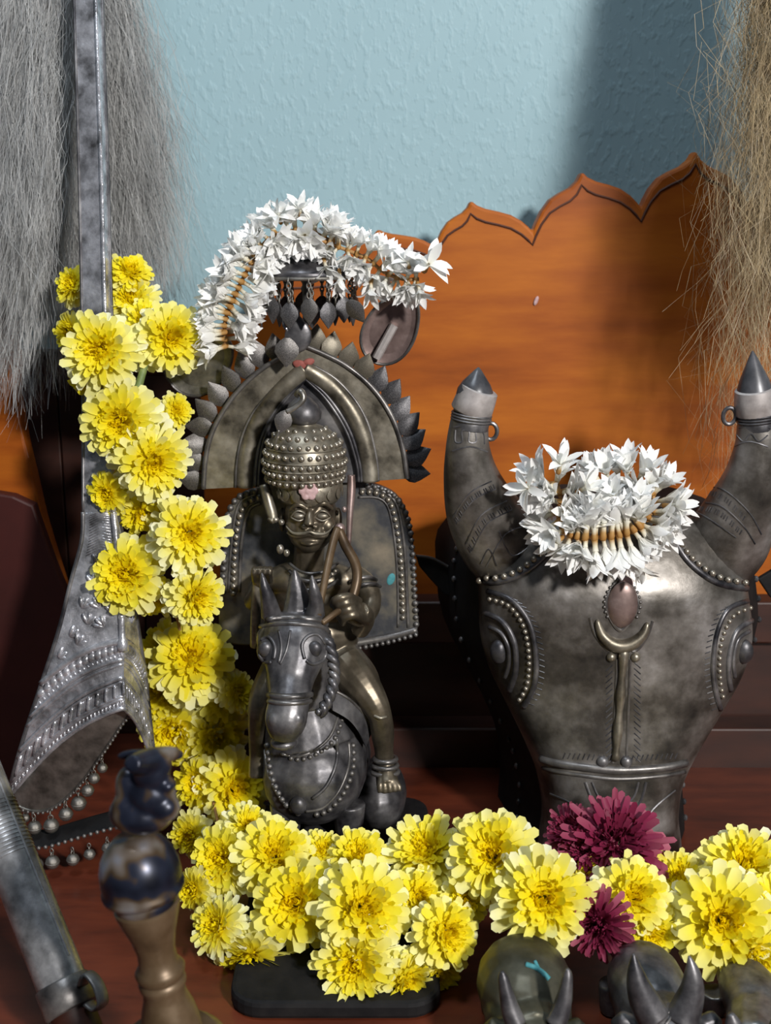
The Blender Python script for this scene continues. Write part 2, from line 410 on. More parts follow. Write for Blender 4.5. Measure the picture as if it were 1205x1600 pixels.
mb = MB(); mb.add(vs, fs); bs = part(mb, 'back_shell', M['black'], t, ang=50)  # side of the head, its shade put into the black colour
rv = MB()
for k in sel[4:-1]:
    py, l, r = rows_c[k]; a = P(l, py, MY); u = k/(nr-1)
    fl = .006+.024*(1-.35*u); rv.ell((a.x-fl*.55-.0006, MY+.045, a.z), (.002, .0025, .0025), None, 8, 6)
    b = P(r, py, MY); rv.ell((b.x+fl*.55+.0006, MY+.045, a.z), (.002, .0025, .0025), None, 8, 6)
part(rv, 'rivet_row', M['steel'], t)['kind'] = 'stuff'
# horns
def horn(chain, tipc, loop, dirn):
    mb = MB(); mb.L(chain, 20, 5, flat=.85); h = part(mb, 'horn', M['mask'], t, ang=0); return h
hl = [(812, 885, .030, 60), (782, 845, .022, 66), (752, 795, .012, 57), (736, 745, .004, 44), (731, 700, .0, 35), (733, 665, 0, 31), (736, 652, 0, 30)]
hr = [(1112, 885, .030, 60), (1136, 845, .022, 66), (1160, 795, .012, 57), (1176, 745, .004, 44), (1184, 700, 0, 36), (1185, 668, 0, 33), (1184, 654, 0, 31)]
horns = [horn(hl, 0, 0, 0), horn(hr, 0, 0, 0)]
hb = [bvh_of(h) for h in horns]
def horn_end(h, c0, c1, c2, loopc, tilt):
    k = sc(*c0, 0); ax = nrm(P(*c2, 0)-P(*c0, 0))
    mb = MB(); L0 = (P(*c1, 0)-P(*c0, 0)).length
    mb.lathe([(29*k, -.006), (30*k, 0), (27*k, L0*.25), (27*k, L0*.5), (29.5*k, L0*.6), (29.5*k, L0*.8), (26*k, L0)], P(*c0, 0), ax, 24)
    part(mb, 'collar', M['steel'], h, ang=50)
    for j in (0, 1, 2):
        r = MB(); o = P(*c0, 0)+ax*(L0*(.0+.22*j)); qq = ax.to_track_quat('Z', 'Y')
        r.tube([o+qq @ Vector((30.5*k*math.cos(a), 30.5*k*math.sin(a), 0)) for a in np.linspace(0, 2*math.pi, 25)[:-1]], .0009, 6, closed=True)
        part(r, 'collar_ring', M['steel'], h)
    bx = nrm(ax + Vector((tilt, -.12, 0))); mb = MB(); o = P(*c1, 0); hh = 30*k
    mb.lathe([(31*k, -.004), (33*k, -.003), (31.5*k, hh*.5), (29.5*k, hh), (27.5*k, hh+.0005)], o, bx, 28)
    part(mb, 'silver_band', M['foil'], h, ang=50, label='dull silver foil band around the horn tip')
    mb = MB(); Lt = (P(*c2, 0)-o).length
    mb.lathe([(29*k, hh*.6), (28*k, hh*.9), (22*k, hh+(Lt-hh)*.25), (14*k, hh+(Lt-hh)*.55), (6*k, hh+(Lt-hh)*.85), (1.2*k, Lt)], o, ax, 24)
    part(mb, 'horn_tip', M['horntip'], h, ang=60, label='pointed black horn tip')
    mb = MB(); lc = P(*loopc, 0)
    mb.tube([lc + Vector((math.cos(a)*10*k, 0, math.sin(a)*13*k)) for a in np.linspace(0, 2*math.pi, 17)[:-1]], 3.4*k, 8, closed=True)
    part(mb, 'ring_loop', M['steel'], h)
horn_end(horns[0], (736, 656), (739, 636), (748, 574), (767, 674), .22)
horn_end(horns[1], (1184, 657), (1181, 637), (1178, 548), (1140, 650), -.06)
# engraved bands on the horns
def engr(h, bv, lines, r=.0006):
    mb = MB()
    for ln in lines: drape(mb, bv, ln, r, 5, 6, 0)
    part(mb, 'engraved_bands', M['steel'], h)['kind'] = 'stuff'
engr(horns[0], hb[0], [[(708, 808), (735, 770), (768, 752)], [(715, 818), (740, 782), (775, 764)], [(728, 850), (752, 805), (792, 783)], [(738, 860), (762, 818), (800, 797)], [(760, 885), (790, 835), (830, 820)],
    [(707, 705), (735, 698), (762, 706)], [(709, 668), (735, 664), (760, 668)], [(712, 672), (712, 690), (722, 690), (722, 674), (733, 674), (733, 690), (744, 690), (744, 674), (755, 676), (757, 694)], [(780, 830), (800, 868), (830, 852)], [(752, 880), (764, 858), (776, 884)]])
engr(horns[1], hb[1], [[(1092, 762), (1130, 765), (1170, 800), (1190, 835)], [(1085, 785), (1125, 790), (1160, 820), (1180, 850)], [(1088, 800), (1110, 812), (1150, 840)], [(1142, 700), (1170, 690), (1200, 698)], [(1155, 668), (1180, 664), (1204, 670)], [(1150, 678), (1162, 690), (1174, 678), (1186, 690), (1200, 680)]])
# ticks along the engraved lines
def ticks(h, bv, ln, n, dx, dy, r=.0005):
    mb = MB(); c = catmull(ln, 12)
    for i in range(n):
        a = c[int(i*(len(c)-1)/(n-1))]; p, _ = hit(bv, a[0], a[1]); q, _ = hit(bv, a[0]+dx, a[1]+dy)
        if p and q and (p-q).length < .02: mb.tube([p, p.lerp(q, .5), q], r, 4)
    if mb.v: part(mb, 'engraved_ticks', M['steel'], h)['kind'] = 'stuff'
for ln in ([(710, 812), (737, 775), (770, 757)], [(732, 856), (756, 810), (796, 789)]): ticks(horns[0], hb[0], ln, 18, 4, 7)
for ln in ([(1090, 766), (1130, 772), (1165, 806)], [(1086, 790), (1125, 797), (1160, 828)]): ticks(horns[1], hb[1], ln, 18, -4, 7)
# beads: one shared little sphere
bm_ = MB(); bm_.ell((0, 0, 0), (1, 1, 1), None, 10, 7); BEAD = bm_.mesh('bead'); BEAD.materials.append(M['bead'])
bm_ = MB(); bm_.ell((0, 0, 0), (1, 1, 1), None, 10, 7); BEADD = bm_.mesh('dark_bead'); BEADD.materials.append(M['silver'])
def bead_line(parent, bvs, pix, step_px, r, me=BEAD, lift=.0004):
    c = catmull(pix, 10); acc = along([Vector((a[0], a[1], 0)) for a in c], step_px)
    for a in acc:
        best = None
        for bv in bvs:
            p, n = hit(bv, a.x, a.y, lift)
            if p is not None and (best is None or (p-CAM).length < (best-CAM).length): best = p
        if best is not None: inst(me, 'bead', parent, best, None, r)
def collar_line(parent, pix, r, bvs, lift=0, name='ridge', mt='steel'):
    c = catmull(pix, 6); pts = []
    for a in c:
        best = None
        for bv in bvs:
            p, n = hit(bv, a[0], a[1], lift)
            if p is not None and (best is None or (p-CAM).length < (best-CAM).length): best = p
        if best is not None: pts.append(best)
    if len(pts) > 2:
        mb = MB(); mb.tube(pts, r, 8); return part(mb, name, M[mt], parent, ang=0)
allb = [bvf]+hb
c1 = collar_line(t, [(748, 908), (785, 908), (825, 890), (862, 858)], .0026, allb, 0, 'horn_collar')
bead_line(c1, allb, [(752, 903), (788, 902), (825, 884), (856, 856)], 13, .0023, lift=.0026)
c2 = collar_line(t, [(1052, 842), (1078, 880), (1120, 910), (1172, 920)], .0026, allb, 0, 'horn_collar')
bead_line(c2, allb, [(1056, 842), (1082, 876), (1122, 903), (1168, 912)], 13, .0023, lift=.0026)
# eyes
for sg, ex, pts_o, pts_b, pts_i in (
    (-1, 776, [(762, 924), (800, 938), (828, 975), (838, 1030), (834, 1075), (818, 1105)], [(766, 936), (796, 947), (818, 978), (827, 1025), (824, 1070), (812, 1094)], [(758, 958), (786, 972), (804, 1005), (806, 1048), (796, 1080)]),
    (1, 1160, [(1172, 938), (1138, 952), (1120, 990), (1114, 1040), (1118, 1080), (1126, 1108)], [(1172, 950), (1146, 962), (1129, 995), (1124, 1035), (1126, 1070), (1130, 1092)], [(1177, 968), (1152, 985), (1141, 1015), (1138, 1050), (1142, 1078)])):
    eb = collar_line(t, pts_o, .0020, [bvf], 0, 'eye_border')
    bead_line(eb, [bvf], pts_b, 10, .0018)
    collar_line(t, pts_i, .0022, [bvf], 0, 'eyelid')
    pi2 = [(a+(-(a-ex)*.35), b+(1020-b)*.35) for a, b in pts_i]
    collar_line(t, pi2, .0016, [bvf], 0, 'eyelid')
    p, n = hit(bvf, ex+4 if sg < 0 else ex+3, 1018)
    if p is not None:
        e = MB(); e.ell(p, (.0065, .0055, .009)); part(e, 'eyeball', M['steel'], t)
    mb = MB()
    for i, (a, b) in enumerate(along([Vector((x, y, 0)) for x, y in catmull(pts_o, 6)], 9) and [(v.x, v.y) for v in along([Vector((x, y, 0)) for x, y in catmull(pts_o, 6)], 9)]):
        p, _ = hit(bvf, a - sg*5, b); q, _ = hit(bvf, a - sg*13, b+3)
        if p and q and (p-q).length < .02: mb.tube([p, p.lerp(q, .5), q], .0005, 4)
    part(mb, 'engraved_ticks', M['steel'], t)['kind'] = 'stuff'
# emblem
em = MB(); p, n = hit(bvf, 973, 945); em.ell(p, (.0105, .0045, .0165))
emb = part(em, 'drop_emblem', M['copper'], t, label='drop-shaped forehead mark with a beaded border')
mb = MB(); drape(mb, bvf, [(973, 903), (955, 920), (947, 945), (957, 972), (970, 985), (984, 972), (997, 945), (990, 920)], .0013, 6, 6, closed=True); part(mb, 'drop_border', M['silver'], t)
bead_line(emb, [bvf], [(965, 907), (951, 922), (944, 945), (952, 970)], 8, .0012, BEADD); bead_line(emb, [bvf], [(981, 907), (994, 922), (1001, 945), (993, 970)], 8, .0012, BEADD)
p, n = hit(bvf, 978, 912); mb = MB(); mb.ell(p, (.005, .0035, .005)); part(mb, 'paste_dab', M['pink'], t)
cr = catmull([(933, 968), (940, 990), (955, 1005), (972, 1009), (989, 1004), (1005, 990), (1012, 972)], 5); pts = [hit(bvf, a[0], a[1], .0008)[0] for a in cr]
mb = MB(); mb.tube(pts, [.0008+.0042*math.sin(math.pi*i/(len(pts)-1))**.7 for i in range(len(pts))], 10); part(mb, 'crescent', M['brass'], t, ang=0)
mb = MB(); drape(mb, bvf, [(922, 965), (930, 992), (948, 1014), (957, 1018)], .001); drape(mb, bvf, [(1020, 970), (1012, 994), (998, 1014), (988, 1018)], .001); part(mb, 'crescent_border', M['silver'], t)
pts = [hit(bvf, 975-i*.7, 1012+i*9.2, .001)[0] for i in range(20)]
mb = MB(); mb.tube(pts, [.0030+.0006*math.sin(i) for i in range(20)], 10); part(mb, 'staff_emblem', M['brass'], t, ang=0)
mb = MB()
for dx in (-11, 10): drape(mb, bvf, [(975+dx-i*.7, 1030+i*18) for i in range(10)], .0009)
part(mb, 'staff_border', M['silver'], t)
for x in (955, 993):
    p, n = hit(bvf, x, 1027); mb = MB(); mb.ell(p, (.0035, .003, .0035)); part(mb, 'stud', M['brass'], t)
for x in (942, 979):
    p, n = hit(bvf, x, 1190); mb = MB(); mb.ell(p, (.0042, .0035, .0042)); part(mb, 'stud', M['steel'], t)
mb = MB()
for i in range(34):
    y = 1035+i*4.6; s_ = -1 if i % 2 else 1
    p, _ = hit(bvf, 974+s_*17, y); q, _ = hit(bvf, 974+s_*27, y+9)
    mb.tube([p, p.lerp(q, .5), q], .00045, 4)
part(mb, 'engraved_ticks', M['steel'], t)['kind'] = 'stuff'
# muzzle band
mbnd = collar_line(t, [(846, 1186), (880, 1194), (960, 1203), (1030, 1200), (1072, 1192)], .0030, [bvf], 0, 'muzzle_band', 'silver')
collar_line(t, [(848, 1200), (880, 1207), (960, 1217), (1030, 1213), (1070, 1206)], .0016, [bvf], 0, 'muzzle_ridge', 'silver')
mb = MB(); drape(mb, bvf, [(915, 1222), (926, 1250), (945, 1275), (965, 1283), (985, 1275), (1002, 1250), (1010, 1222)], .0010); drape(mb, bvf, [(925, 1222), (938, 1248), (965, 1268), (990, 1246), (998, 1222)], .0008)
drape(mb, bvf, [(860, 1240), (900, 1260), (930, 1300)], .0008); drape(mb, bvf, [(1055, 1235), (1020, 1265), (1000, 1300)], .0008)
for i in range(24):
    x = 880+i*7.6; p, _ = hit(bvf, x, 1190-abs(i-12)*.4); q, _ = hit(bvf, x+4, 1181-abs(i-12)*.4); mb.tube([p, p.lerp(q, .5), q], .0005, 4)
part(mb, 'engraved_muzzle_lines', M['steel'], t)['kind'] = 'stuff'
# nose end
mb = MB(); mb.E(955, 1318, -.020, 92, 40, 30); organic(mb, 'nose', M['steel'], t, .0015, 3)
# ears
for sg, pts in ((-1, [(725, 912), (700, 885), (675, 872), (650, 868), (655, 885), (672, 905), (695, 930), (722, 935)]), (1, [(1185, 905), (1210, 890), (1240, 880), (1275, 885), (1260, 905), (1235, 925), (1205, 935)])):
    mb = MB(); mb.plate([P(x, y, .075) for x, y in pts], (0, .005, 0)); part(mb, 'ear', M['black'], t, smooth=False, bevel=.001)  # ear coloured black to hold the shade it sits in
    mb = MB(); mb.L([(x, y, .073, 2.2) for x, y in pts[1:4]], 6); part(mb, 'ear_lit_edge', M['silver'], t)  # brighter tube paints the light along the ear's upper edge

# ------------------------------------------------------------------ horse-riding deity
AY = .048; PY = .060
S = thing('deity_statue', 'brass and silver statue of a moustached deity riding a horse under a leafed arch', 'statue', P(500, 1330, .02))
# base plate
bz = .012
bx0, bx1 = PZ(356, 1560, bz).x, PZ(690, 1560, bz).x; by0 = PZ(352, 1568, bz).y
mb = MB(); cr = .02; corners = []
for cx, cy, a0 in ((bx1-cr, by0+cr, -90), (bx1-cr, .09-cr, 0), (bx0+cr, .09-cr, 90), (bx0+cr, by0+cr, 180)):
    for i in range(7):
        a = math.radians(a0+15*i); corners.append(Vector((cx+cr*math.cos(a), cy+cr*math.sin(a), bz)))
mb.plate(corners, (0, 0, -bz+.0004)); part(mb, 'base_plate', M['black'], S, smooth=False, bevel=.003)
# back panel --------------------------------------------------------
def panel_outline(Y):
    R = [(500, 1012), (560, 1006), (610, 998), (652, 986), (650, 940), (648, 880), (644, 830), (634, 795), (618, 772), (596, 760), (570, 752)]
    Lq = [(440, 752), (404, 762), (380, 770), (362, 786), (350, 815), (345, 860), (343, 920), (342, 980), (352, 1005), (420, 1010)]
    return [P(x, y, Y) for x, y in catmull(R, 3)+catmull(Lq, 3)]
mb = MB(); mb.plate(panel_outline(PY), (0, .006, 0)); panel = part(mb, 'back_panel', M['panel'], S, smooth=False, bevel=.0012)
def rim(pix, Y, r, name, mt, parent):
    mb = MB(); mb.tube([P(a[0], a[1], Y) for a in catmull(pix, 5)], r, 8); return part(mb, name, M[mt], parent, ang=0)
ri = [(560, 777), (590, 778), (606, 792), (615, 830), (620, 880), (622, 930), (622, 980)]
rim(ri, PY, .0011, 'panel_ridge', 'silver', panel)
ro = [(562, 764), (594, 766), (618, 785), (629, 830), (634, 880), (636, 930), (638, 980)]
rim(ro, PY, .0013, 'panel_ridge', 'silver', panel)
li = [(408, 786), (390, 796), (380, 830), (376, 870), (374, 925)]
rim(li, PY, .0014, 'panel_ridge', 'silver', panel)
rim([(401, 772), (376, 784), (366, 815), (360, 870), (357, 925)], PY, .0011, 'panel_ridge', 'silver', panel)
rim([(652, 984), (610, 995), (560, 1004), (515, 1012)], PY-.001, .0028, 'panel_foot_ridge', 'silver', panel)
def beads(parent, pix, Y, step, r, me=BEAD, rv=.12):
    c = catmull(pix, 10)
    for a in along([Vector((q[0], q[1], 0)) for q in c], step):
        inst(me, 'bead', parent, P(a.x, a.y, Y), None, r*(1+random.uniform(-rv, rv)))
beads(panel, [(566, 769), (590, 771), (610, 786), (621, 830), (627, 880), (629, 930), (630, 975)], PY-.0008, 11, .0022)
beads(panel, [(575, 760), (598, 764), (622, 780), (638, 812), (645, 860), (648, 920), (651, 978)], PY-.0008, 11, .0022, BEADD)
beads(panel, [(404, 777), (384, 788), (373, 815), (367, 870), (365, 928)], PY-.0008, 11, .0023)
beads(panel, [(398, 768), (374, 776), (358, 800), (352, 850), (348, 925)], PY-.0008, 12, .0024, BEADD)
beads(panel, [(650, 992), (610, 1003), (560, 1013), (520, 1018)], PY-.003, 9, .0019, BEADD)
mb = MB(); mb.E(611, 905, PY, 6, 1.5, 10, 20); part(mb, 'verdigris_spot', M['teal'], panel, label='small teal verdigris stain')
# arch ---------------------------------------------------------------
def pts(pp, Y, k=5): return [P(a[0], a[1], Y) for a in catmull(pp, k)]
oL = [(318, 764), (321, 720), (330, 680), (350, 640), (380, 602), (416, 572), (448, 555), (478, 541)]
oR = [(478, 541), (506, 553), (542, 572), (582, 606), (612, 650), (629, 698), (636, 740), (637, 748)]
mL = [(368, 762), (370, 722), (378, 684), (394, 648), (418, 618), (444, 592), (462, 578), (476, 566)]
mR = [(476, 566), (494, 574), (524, 592), (554, 624), (574, 660), (585, 700), (590, 730), (591, 752)]
iL = [(404, 760), (406, 724), (412, 690), (424, 660), (440, 634), (456, 614), (468, 602), (477, 592)]
iR = [(477, 592), (490, 604), (508, 622), (528, 650), (544, 680), (554, 710), (559, 732), (561, 753)]
mb = MB()
mb.band(pts(oL, AY), pts(iL, AY), (0, .006, 0)); mb.band(pts(oR, AY), pts(iR, AY), (0, .006, 0))
arch = part(mb, 'arch', M['brass'], S, smooth=True, ang=30)
rc = pts(iL, AY+.004) + pts(iR, AY+.004)[1:]
mb = MB(); mb.plate(rc, (0, .003, 0)); part(mb, 'arch_recess', M['steel'], S, smooth=False)
def mid(A, B, f): return [(a[0]+(b[0]-a[0])*f, a[1]+(b[1]-a[1])*f) for a, b in zip(A, B)]
for A, B in ((oL, mL), (oR, mR)):
    mb = MB(); mb.tube(pts(A, AY-.0006), .0018, 8); part(mb, 'arch_rim', M['silver'], arch, ang=0)
for A, B in ((mL, iL), (mR, iR)):
    mb = MB(); mb.tube(pts(mid(A, B, .40), AY+.0008), .0062, 12, flat=.8); part(mb, 'arch_moulding', M['brass'], arch, ang=0)
    mb = MB(); mb.tube(pts(mid(A, B, .0), AY-.0002), .0013, 6); part(mb, 'arch_bead_line', M['silver'], arch, ang=0)
    mb = MB(); mb.tube(pts(mid(A, B, .86), AY-.0002), .0016, 6); part(mb, 'arch_bead_line', M['steel'], arch, ang=0)
    mb = MB(); mb.tube(pts(mid(A, B, 1.0), AY), .0014, 6); part(mb, 'arch_bead_line', M['steel'], arch, ang=0)
mb = MB(); mb.E(470, 570, AY-.001, 13, 4, 7, 15); mb.E(482, 566, AY-.001, 10, 4, 6, -20); part(mb, 'red_powder_dab', M['red'], S, label='dull red powder smeared at the arch apex')
# leaf fringe
def leaf_mesh(name, mt, L=1.0, W=.36):
    mb = MB(); N = 7; vs = []; fs = []
    st = [(0, .25), (.12, .62), (.3, .96), (.5, 1), (.68, .72), (.85, .36), (1, .03)]
    for side in (0, 1):
        for i, (u, wv) in enumerate(st):
            for j, s_ in enumerate((-1, -.5, 0, .5, 1)):
                y = -.10*math.cos(s_*math.pi/2)*wv*.9 + (.05 if side else 0)
                vs.append((s_*wv*W, y, u*L))
    for side in (0, 1):
        for i in range(N-1):
            for j in range(4):
                a = side*N*5+i*5+j; q = (a, a+1, a+6, a+5); fs.append(q if not side else q[::-1])
    for i in range(N-1):
        for j in (0, 4):
            a = i*5+j; b = N*5+a; fs.append((a, a+5, b+5, b))
    mb.add(vs, fs); me = mb.mesh(name); me.materials.append(M[mt]); me.set_sharp_from_angle(angle=math.radians(50)); return me
LEAF = leaf_mesh('leaf', 'silver'); LEAFB = leaf_mesh('leaf_brass', 'brass'); LEAFD = leaf_mesh('leaf_dark', 'steel')
CEN = (478, 735)
lv = [(299, 750, 'L'), (300, 721, 'L'), (303, 693, 'L'), (311, 667, 'L'), (321, 640, 'L'), (339, 615, 'L'), (359, 592, 'L'), (381, 571, 'L'), (405, 553, 'L'), (430, 543, 'L'),
      (494, 529, 'B'), (519, 540, 'B'), (546, 556, 'B'), (570, 573, 'B'), (592, 592, 'D'), (613, 611, 'D'), (627, 637, 'D'), (640, 661, 'D'), (647, 685, 'D'), (653, 711, 'D'), (650, 738, 'D')]
for i, (x, y, kd) in enumerate(lv):
    dx, dy = x-CEN[0], y-CEN[1]
    if kd == 'L' and y > 640: dx, dy = -1, .22*(y-690)/60*-1-.12
    elif kd == 'L': dx, dy = dx*.75, dy*1.1-20
    else: dx, dy = (dx*.55+20, dy*1.25) if y < 620 else (1, -.35-.012*(720-y) if y < 725 else .1)
    a = math.atan2(dx, -dy)      # angle from straight up, clockwise
    Ln = 46*sc(x, y, AY)
    q = Matrix.Rotation(a, 3, 'Y') @ Matrix.Rotation(random.uniform(-.15, .3), 3, 'X') @ Matrix.Rotation(random.uniform(-.3, .3), 3, 'Z')
    me = {'L': LEAF, 'B': LEAFB, 'D': LEAFD}[kd]
    base = P(x, y, AY+.0045) - (q @ Vector((0, 0, 1)))*Ln*.5
    inst(me, 'leaf', S, base, q.to_quaternion(), Ln)
# hook, ring and pendant leaf at the apex
k_ = sc(456, 505, .04)
mb = MB(); c = P(456, 503, .038); mb.tube([c+Vector((math.cos(a)*13*k_, 0.1*math.sin(a)*13*k_, math.sin(a)*15*k_)) for a in np.linspace(0, 2*math.pi, 19)[:-1]], 2.6*k_, 8, closed=True); part(mb, 'hanging_ring', M['bright'], S)
mb = MB(); mb.E(466, 526, .038, 22, 6, 26, 10); mb.E(462, 512, .038, 15, 6, 20, 15); organic(mb, 'apex_plate', M['steel'], S, .001, 3)
inst(LEAF, 'pendant_leaf', S, P(449, 528, .033), (Matrix.Rotation(math.pi+.06, 3, 'Y')).to_quaternion(), (46*k_*1.15, 46*k_, 46*k_))
# crown ---------------------------------------------------------------
CY = .030
k_ = sc(476, 700, CY)
mb = MB()
mb.lathe([(r*k_, h*k_) for r, h in [(50, -34), (58, -28), (62, -12), (63, 0), (61, 18), (54, 36), (42, 50), (28, 57), (20, 60), (19, 66), (26, 70), (27, 80), (22, 92), (12, 101), (5, 106), (1, 108)]], P(476, 722, CY), (0, -.04, 1), 32)
crown = part(mb, 'crown', M['brass'], S, ang=0); crown.scale = (1, 1, 1)
for h, r in ((-20, 60.5), (8, 63.5), (-5, 63.8), (26, 59)):
    mb = MB(); o = P(476, 722, CY); mb.tube([o+Vector((math.cos(a)*r*k_, math.sin(a)*r*k_, h*k_-.04*math.sin(a)*0)) for a in np.linspace(0, 2*math.pi, 41)[:-1]], .0007, 6, closed=True); part(mb, 'crown_ring', M['brass'], crown)
for h, r, n in ((-25, 60, 30), (-12, 63, 32), (2, 64, 32), (17, 62, 30), (32, 57, 27), (44, 47, 22), (53, 34, 15)):
    o = P(476, 722, CY)
    for i in range(n):
        a = 2*math.pi*(i+.5*(h % 2))/n
        if math.sin(a) < .25: inst(BEAD, 'bead', crown, o+Vector((math.cos(a)*r*k_, math.sin(a)*r*k_, h*k_)), None, .0021*random.uniform(.85, 1.1))
mb = MB(); o = P(476, 722, CY)
mb.lathe([(19*k_, 62*k_), (27.5*k_, 70*k_), (28*k_, 80*k_), (23*k_, 92*k_), (12.5*k_, 102*k_), (1*k_, 109*k_)], o, (0, -.04, 1), 24); part(mb, 'crown_finial', M['steel'], crown, ang=0)
mb = MB(); mb.L([(463, 618, .018, 5), (470, 612, .016, 6), (474, 624, .014, 5), (462, 636, .013, 4), (448, 644, .013, 5)], 8); part(mb, 'finial_hook', M['bright2'], crown, ang=0)
inst(LEAF, 'finial_leaf', S, P(448, 642, .012), Matrix.Rotation(math.pi+.35, 3, 'Y').to_quaternion(), 38*k_)
mb = MB(); mb.L([(436, 672, .012, 2), (431, 690, .012, 1.6), (428, 706, .014, 1)], 6); part(mb, 'finial_wire', M['bright2'], crown, ang=0)
# headband with triangles
mb = MB(); o = P(484, 768, CY); kk = sc(484, 768, CY)
mb.lathe([(44*kk, -14*kk), (48*kk, -8*kk), (50*kk, 2*kk), (52*kk, 16*kk), (46*kk, 20*kk)], o, (0, -.02, 1), 30); hbnd = part(mb, 'headband', M['brass'], S, ang=0)
for i in range(9):
    a = math.radians(-90 + (i-4)*21); pz = o + Vector((math.cos(a)*52*kk, math.sin(a)*52*kk, -6*kk))
    q = Matrix.Rotation(a+math.pi/2, 3, 'Z'); inst(LEAFB, 'crown_point', hbnd, pz, q.to_quaternion(), (.009, .006, .009))
mb = MB(); ca = P(482, 767, -.0005+CY-.024)
for i in range(6):
    a = math.pi*2*i/6; mb.ell(ca+Vector((math.cos(a)*9*kk, 0, math.sin(a)*9*kk)), (7*kk, 4*kk, 7*kk), None, 10, 8)
mb.ell(ca, (7*kk, 5*kk, 7*kk), None, 10, 8); organic(mb, 'pink_paste_flower', M['pink'], S, .0007, 2, label='pale pink paste pressed onto the forehead')
# head ---------------------------------------------------------------
HY = .030
mb = MB()
mb.E(485, 800, HY, 41, 44, 46); mb.E(485, 828, HY-.004, 36, 36, 34); mb.E(484, 846, HY-.009, 23, 22, 17)
mb.E(460, 822, HY-.010, 14, 14, 16); mb.E(511, 822, HY-.010, 14, 14, 16)
mb.L([(485, 795, HY-.018, 5), (484, 810, HY-.0225, 7), (483, 821, HY-.0245, 9)], 10)
mb.E(475, 823, HY-.0195, 5, 5, 4.5); mb.E(493, 823, HY-.0195, 5, 5, 4.5)
mb.L([(452, 797, HY-.016, 3), (466, 788, HY-.0195, 4.2), (480, 795, HY-.019, 3)], 8); mb.L([(490, 795, HY-.019, 3), (506, 786, HY-.0195, 4.2), (520, 796, HY-.015, 3)], 8)
mb.E(467, 806, HY-.0175, 12, 6, 7.5); mb.E(504, 806, HY-.0175, 12, 6, 7.5)
mb.L([(448, 832, HY-.014, 2), (462, 838, HY-.0185, 4), (484, 834, HY-.0215, 5), (506, 838, HY-.0185, 4), (522, 828, HY-.013, 2)], 8)
mb.L([(470, 848, HY-.018, 2.5), (484, 850, HY-.0205, 4), (498, 848, HY-.018, 2.5)], 8)
mb.L([(484, 850, HY, 24), (482, 885, HY+.004, 25), (482, 905, HY+.004, 34)], 14)
mb.E(441, 812, HY+.002, 6, 10, 20); mb.E(529, 812, HY+.002, 6, 10, 20)
organic(mb, 'head', M['face'], S, .00075, 3, .45)
for x in (467, 504):
    mb = MB(); mb.E(x, 806, HY-.0188, 9, 5, 4.6); part(mb, 'eye', M['brass'], S, ang=0)
    mb = MB(); mb.L([(x-13, 808, HY-.0185, 1.2), (x-4, 799, HY-.0215, 1.5), (x+6, 800, HY-.021, 1.5), (x+13, 808, HY-.018, 1.2)], 6); mb.L([(x-13, 808, HY-.0185, 1.2), (x, 814, HY-.021, 1.5), (x+13, 808, HY-.018, 1.2)], 6); part(mb, 'eyelid', M['brass'], S, ang=0)
mb = MB(); mb.L([(447, 822, HY-.014, 1.2), (458, 833, HY-.0195, 2.2), (474, 834, HY-.0235, 3), (484, 831, HY-.0245, 2.4), (494, 834, HY-.0235, 3), (510, 833, HY-.0195, 2.2), (523, 820, HY-.013, 1.2)], 8); part(mb, 'moustache', M['brass'], S, ang=0)
# long ear ornaments
mb = MB(); mb.L([(413, 757, .03, 8), (420, 785, .028, 9), (426, 808, .024, 8), (422, 815, .022, 6)], 10); part(mb, 'ear_ornament', M['brass'], S, ang=0)
mb = MB(); mb.E(430, 812, .022, 6, 5, 5); mb.E(440, 816, .02, 5, 5, 5); mb.E(438, 858, .02, 6, 6, 8); mb.E(448, 864, .018, 5, 5, 6); part(mb, 'ear_stud', M['bead'], S, ang=0)
mb = MB(); mb.L([(549, 742, .026, 6), (549, 765, .024, 7), (547, 800, .020, 5.5), (545, 850, .016, 4)], 10); part(mb, 'spear_shaft', M['copper'], S, ang=0)
mb = MB(); mb.E(538, 796, .018, 4, 4, 5); mb.E(531, 826, .014, 9, 8, 9); part(mb, 'ear_stud', M['copper'], S, ang=0)
# torso and arms -------------------------------------------------------
mb = MB()
mb.E(485, 935, .038, 66, 42, 60); mb.E(486, 905, .036, 76, 40, 30); mb.L([(545, 900, .036, 24), (572, 915, .030, 19), (580, 945, .020, 16), (566, 966, .008, 15), (545, 958, -.002, 13)], 12)
mb.L([(425, 905, .036, 22), (404, 920, .026, 17), (396, 940, .016, 15), (404, 926, .004, 13), (412, 912, .0, 12)], 12)
mb.E(485, 990, .040, 78, 50, 50); mb.L([(530, 1030, .035, 36), (560, 1062, .015, 33), (577, 1096, .004, 24)], 12)
organic(mb, 'torso', M['face'], S, .0011, 4)
mb = MB()
for (x, y) in ((568, 902), (574, 912)): mb.L([(x-20, y+8, .022, 3), (x-8, y+2, .014, 3.4), (x+10, y, .018, 3.4), (x+20, y+4, .030, 3)], 8)
part(mb, 'armlet', M['silver'], S, ang=0)
mb = MB()
for (y, r) in ((888, 2.4), (900, 3), (914, 3)): mb.L([(452, y-8, .022, r), (468, y+4, .010, r), (486, y+8, .006, r), (510, y+4, .010, r), (528, y-8, .022, r)], 8)
part(mb, 'necklace', M['silver'], S, ang=0)
beads(S, [(500, 905), (516, 900), (528, 888)], .010, 7, .0014)
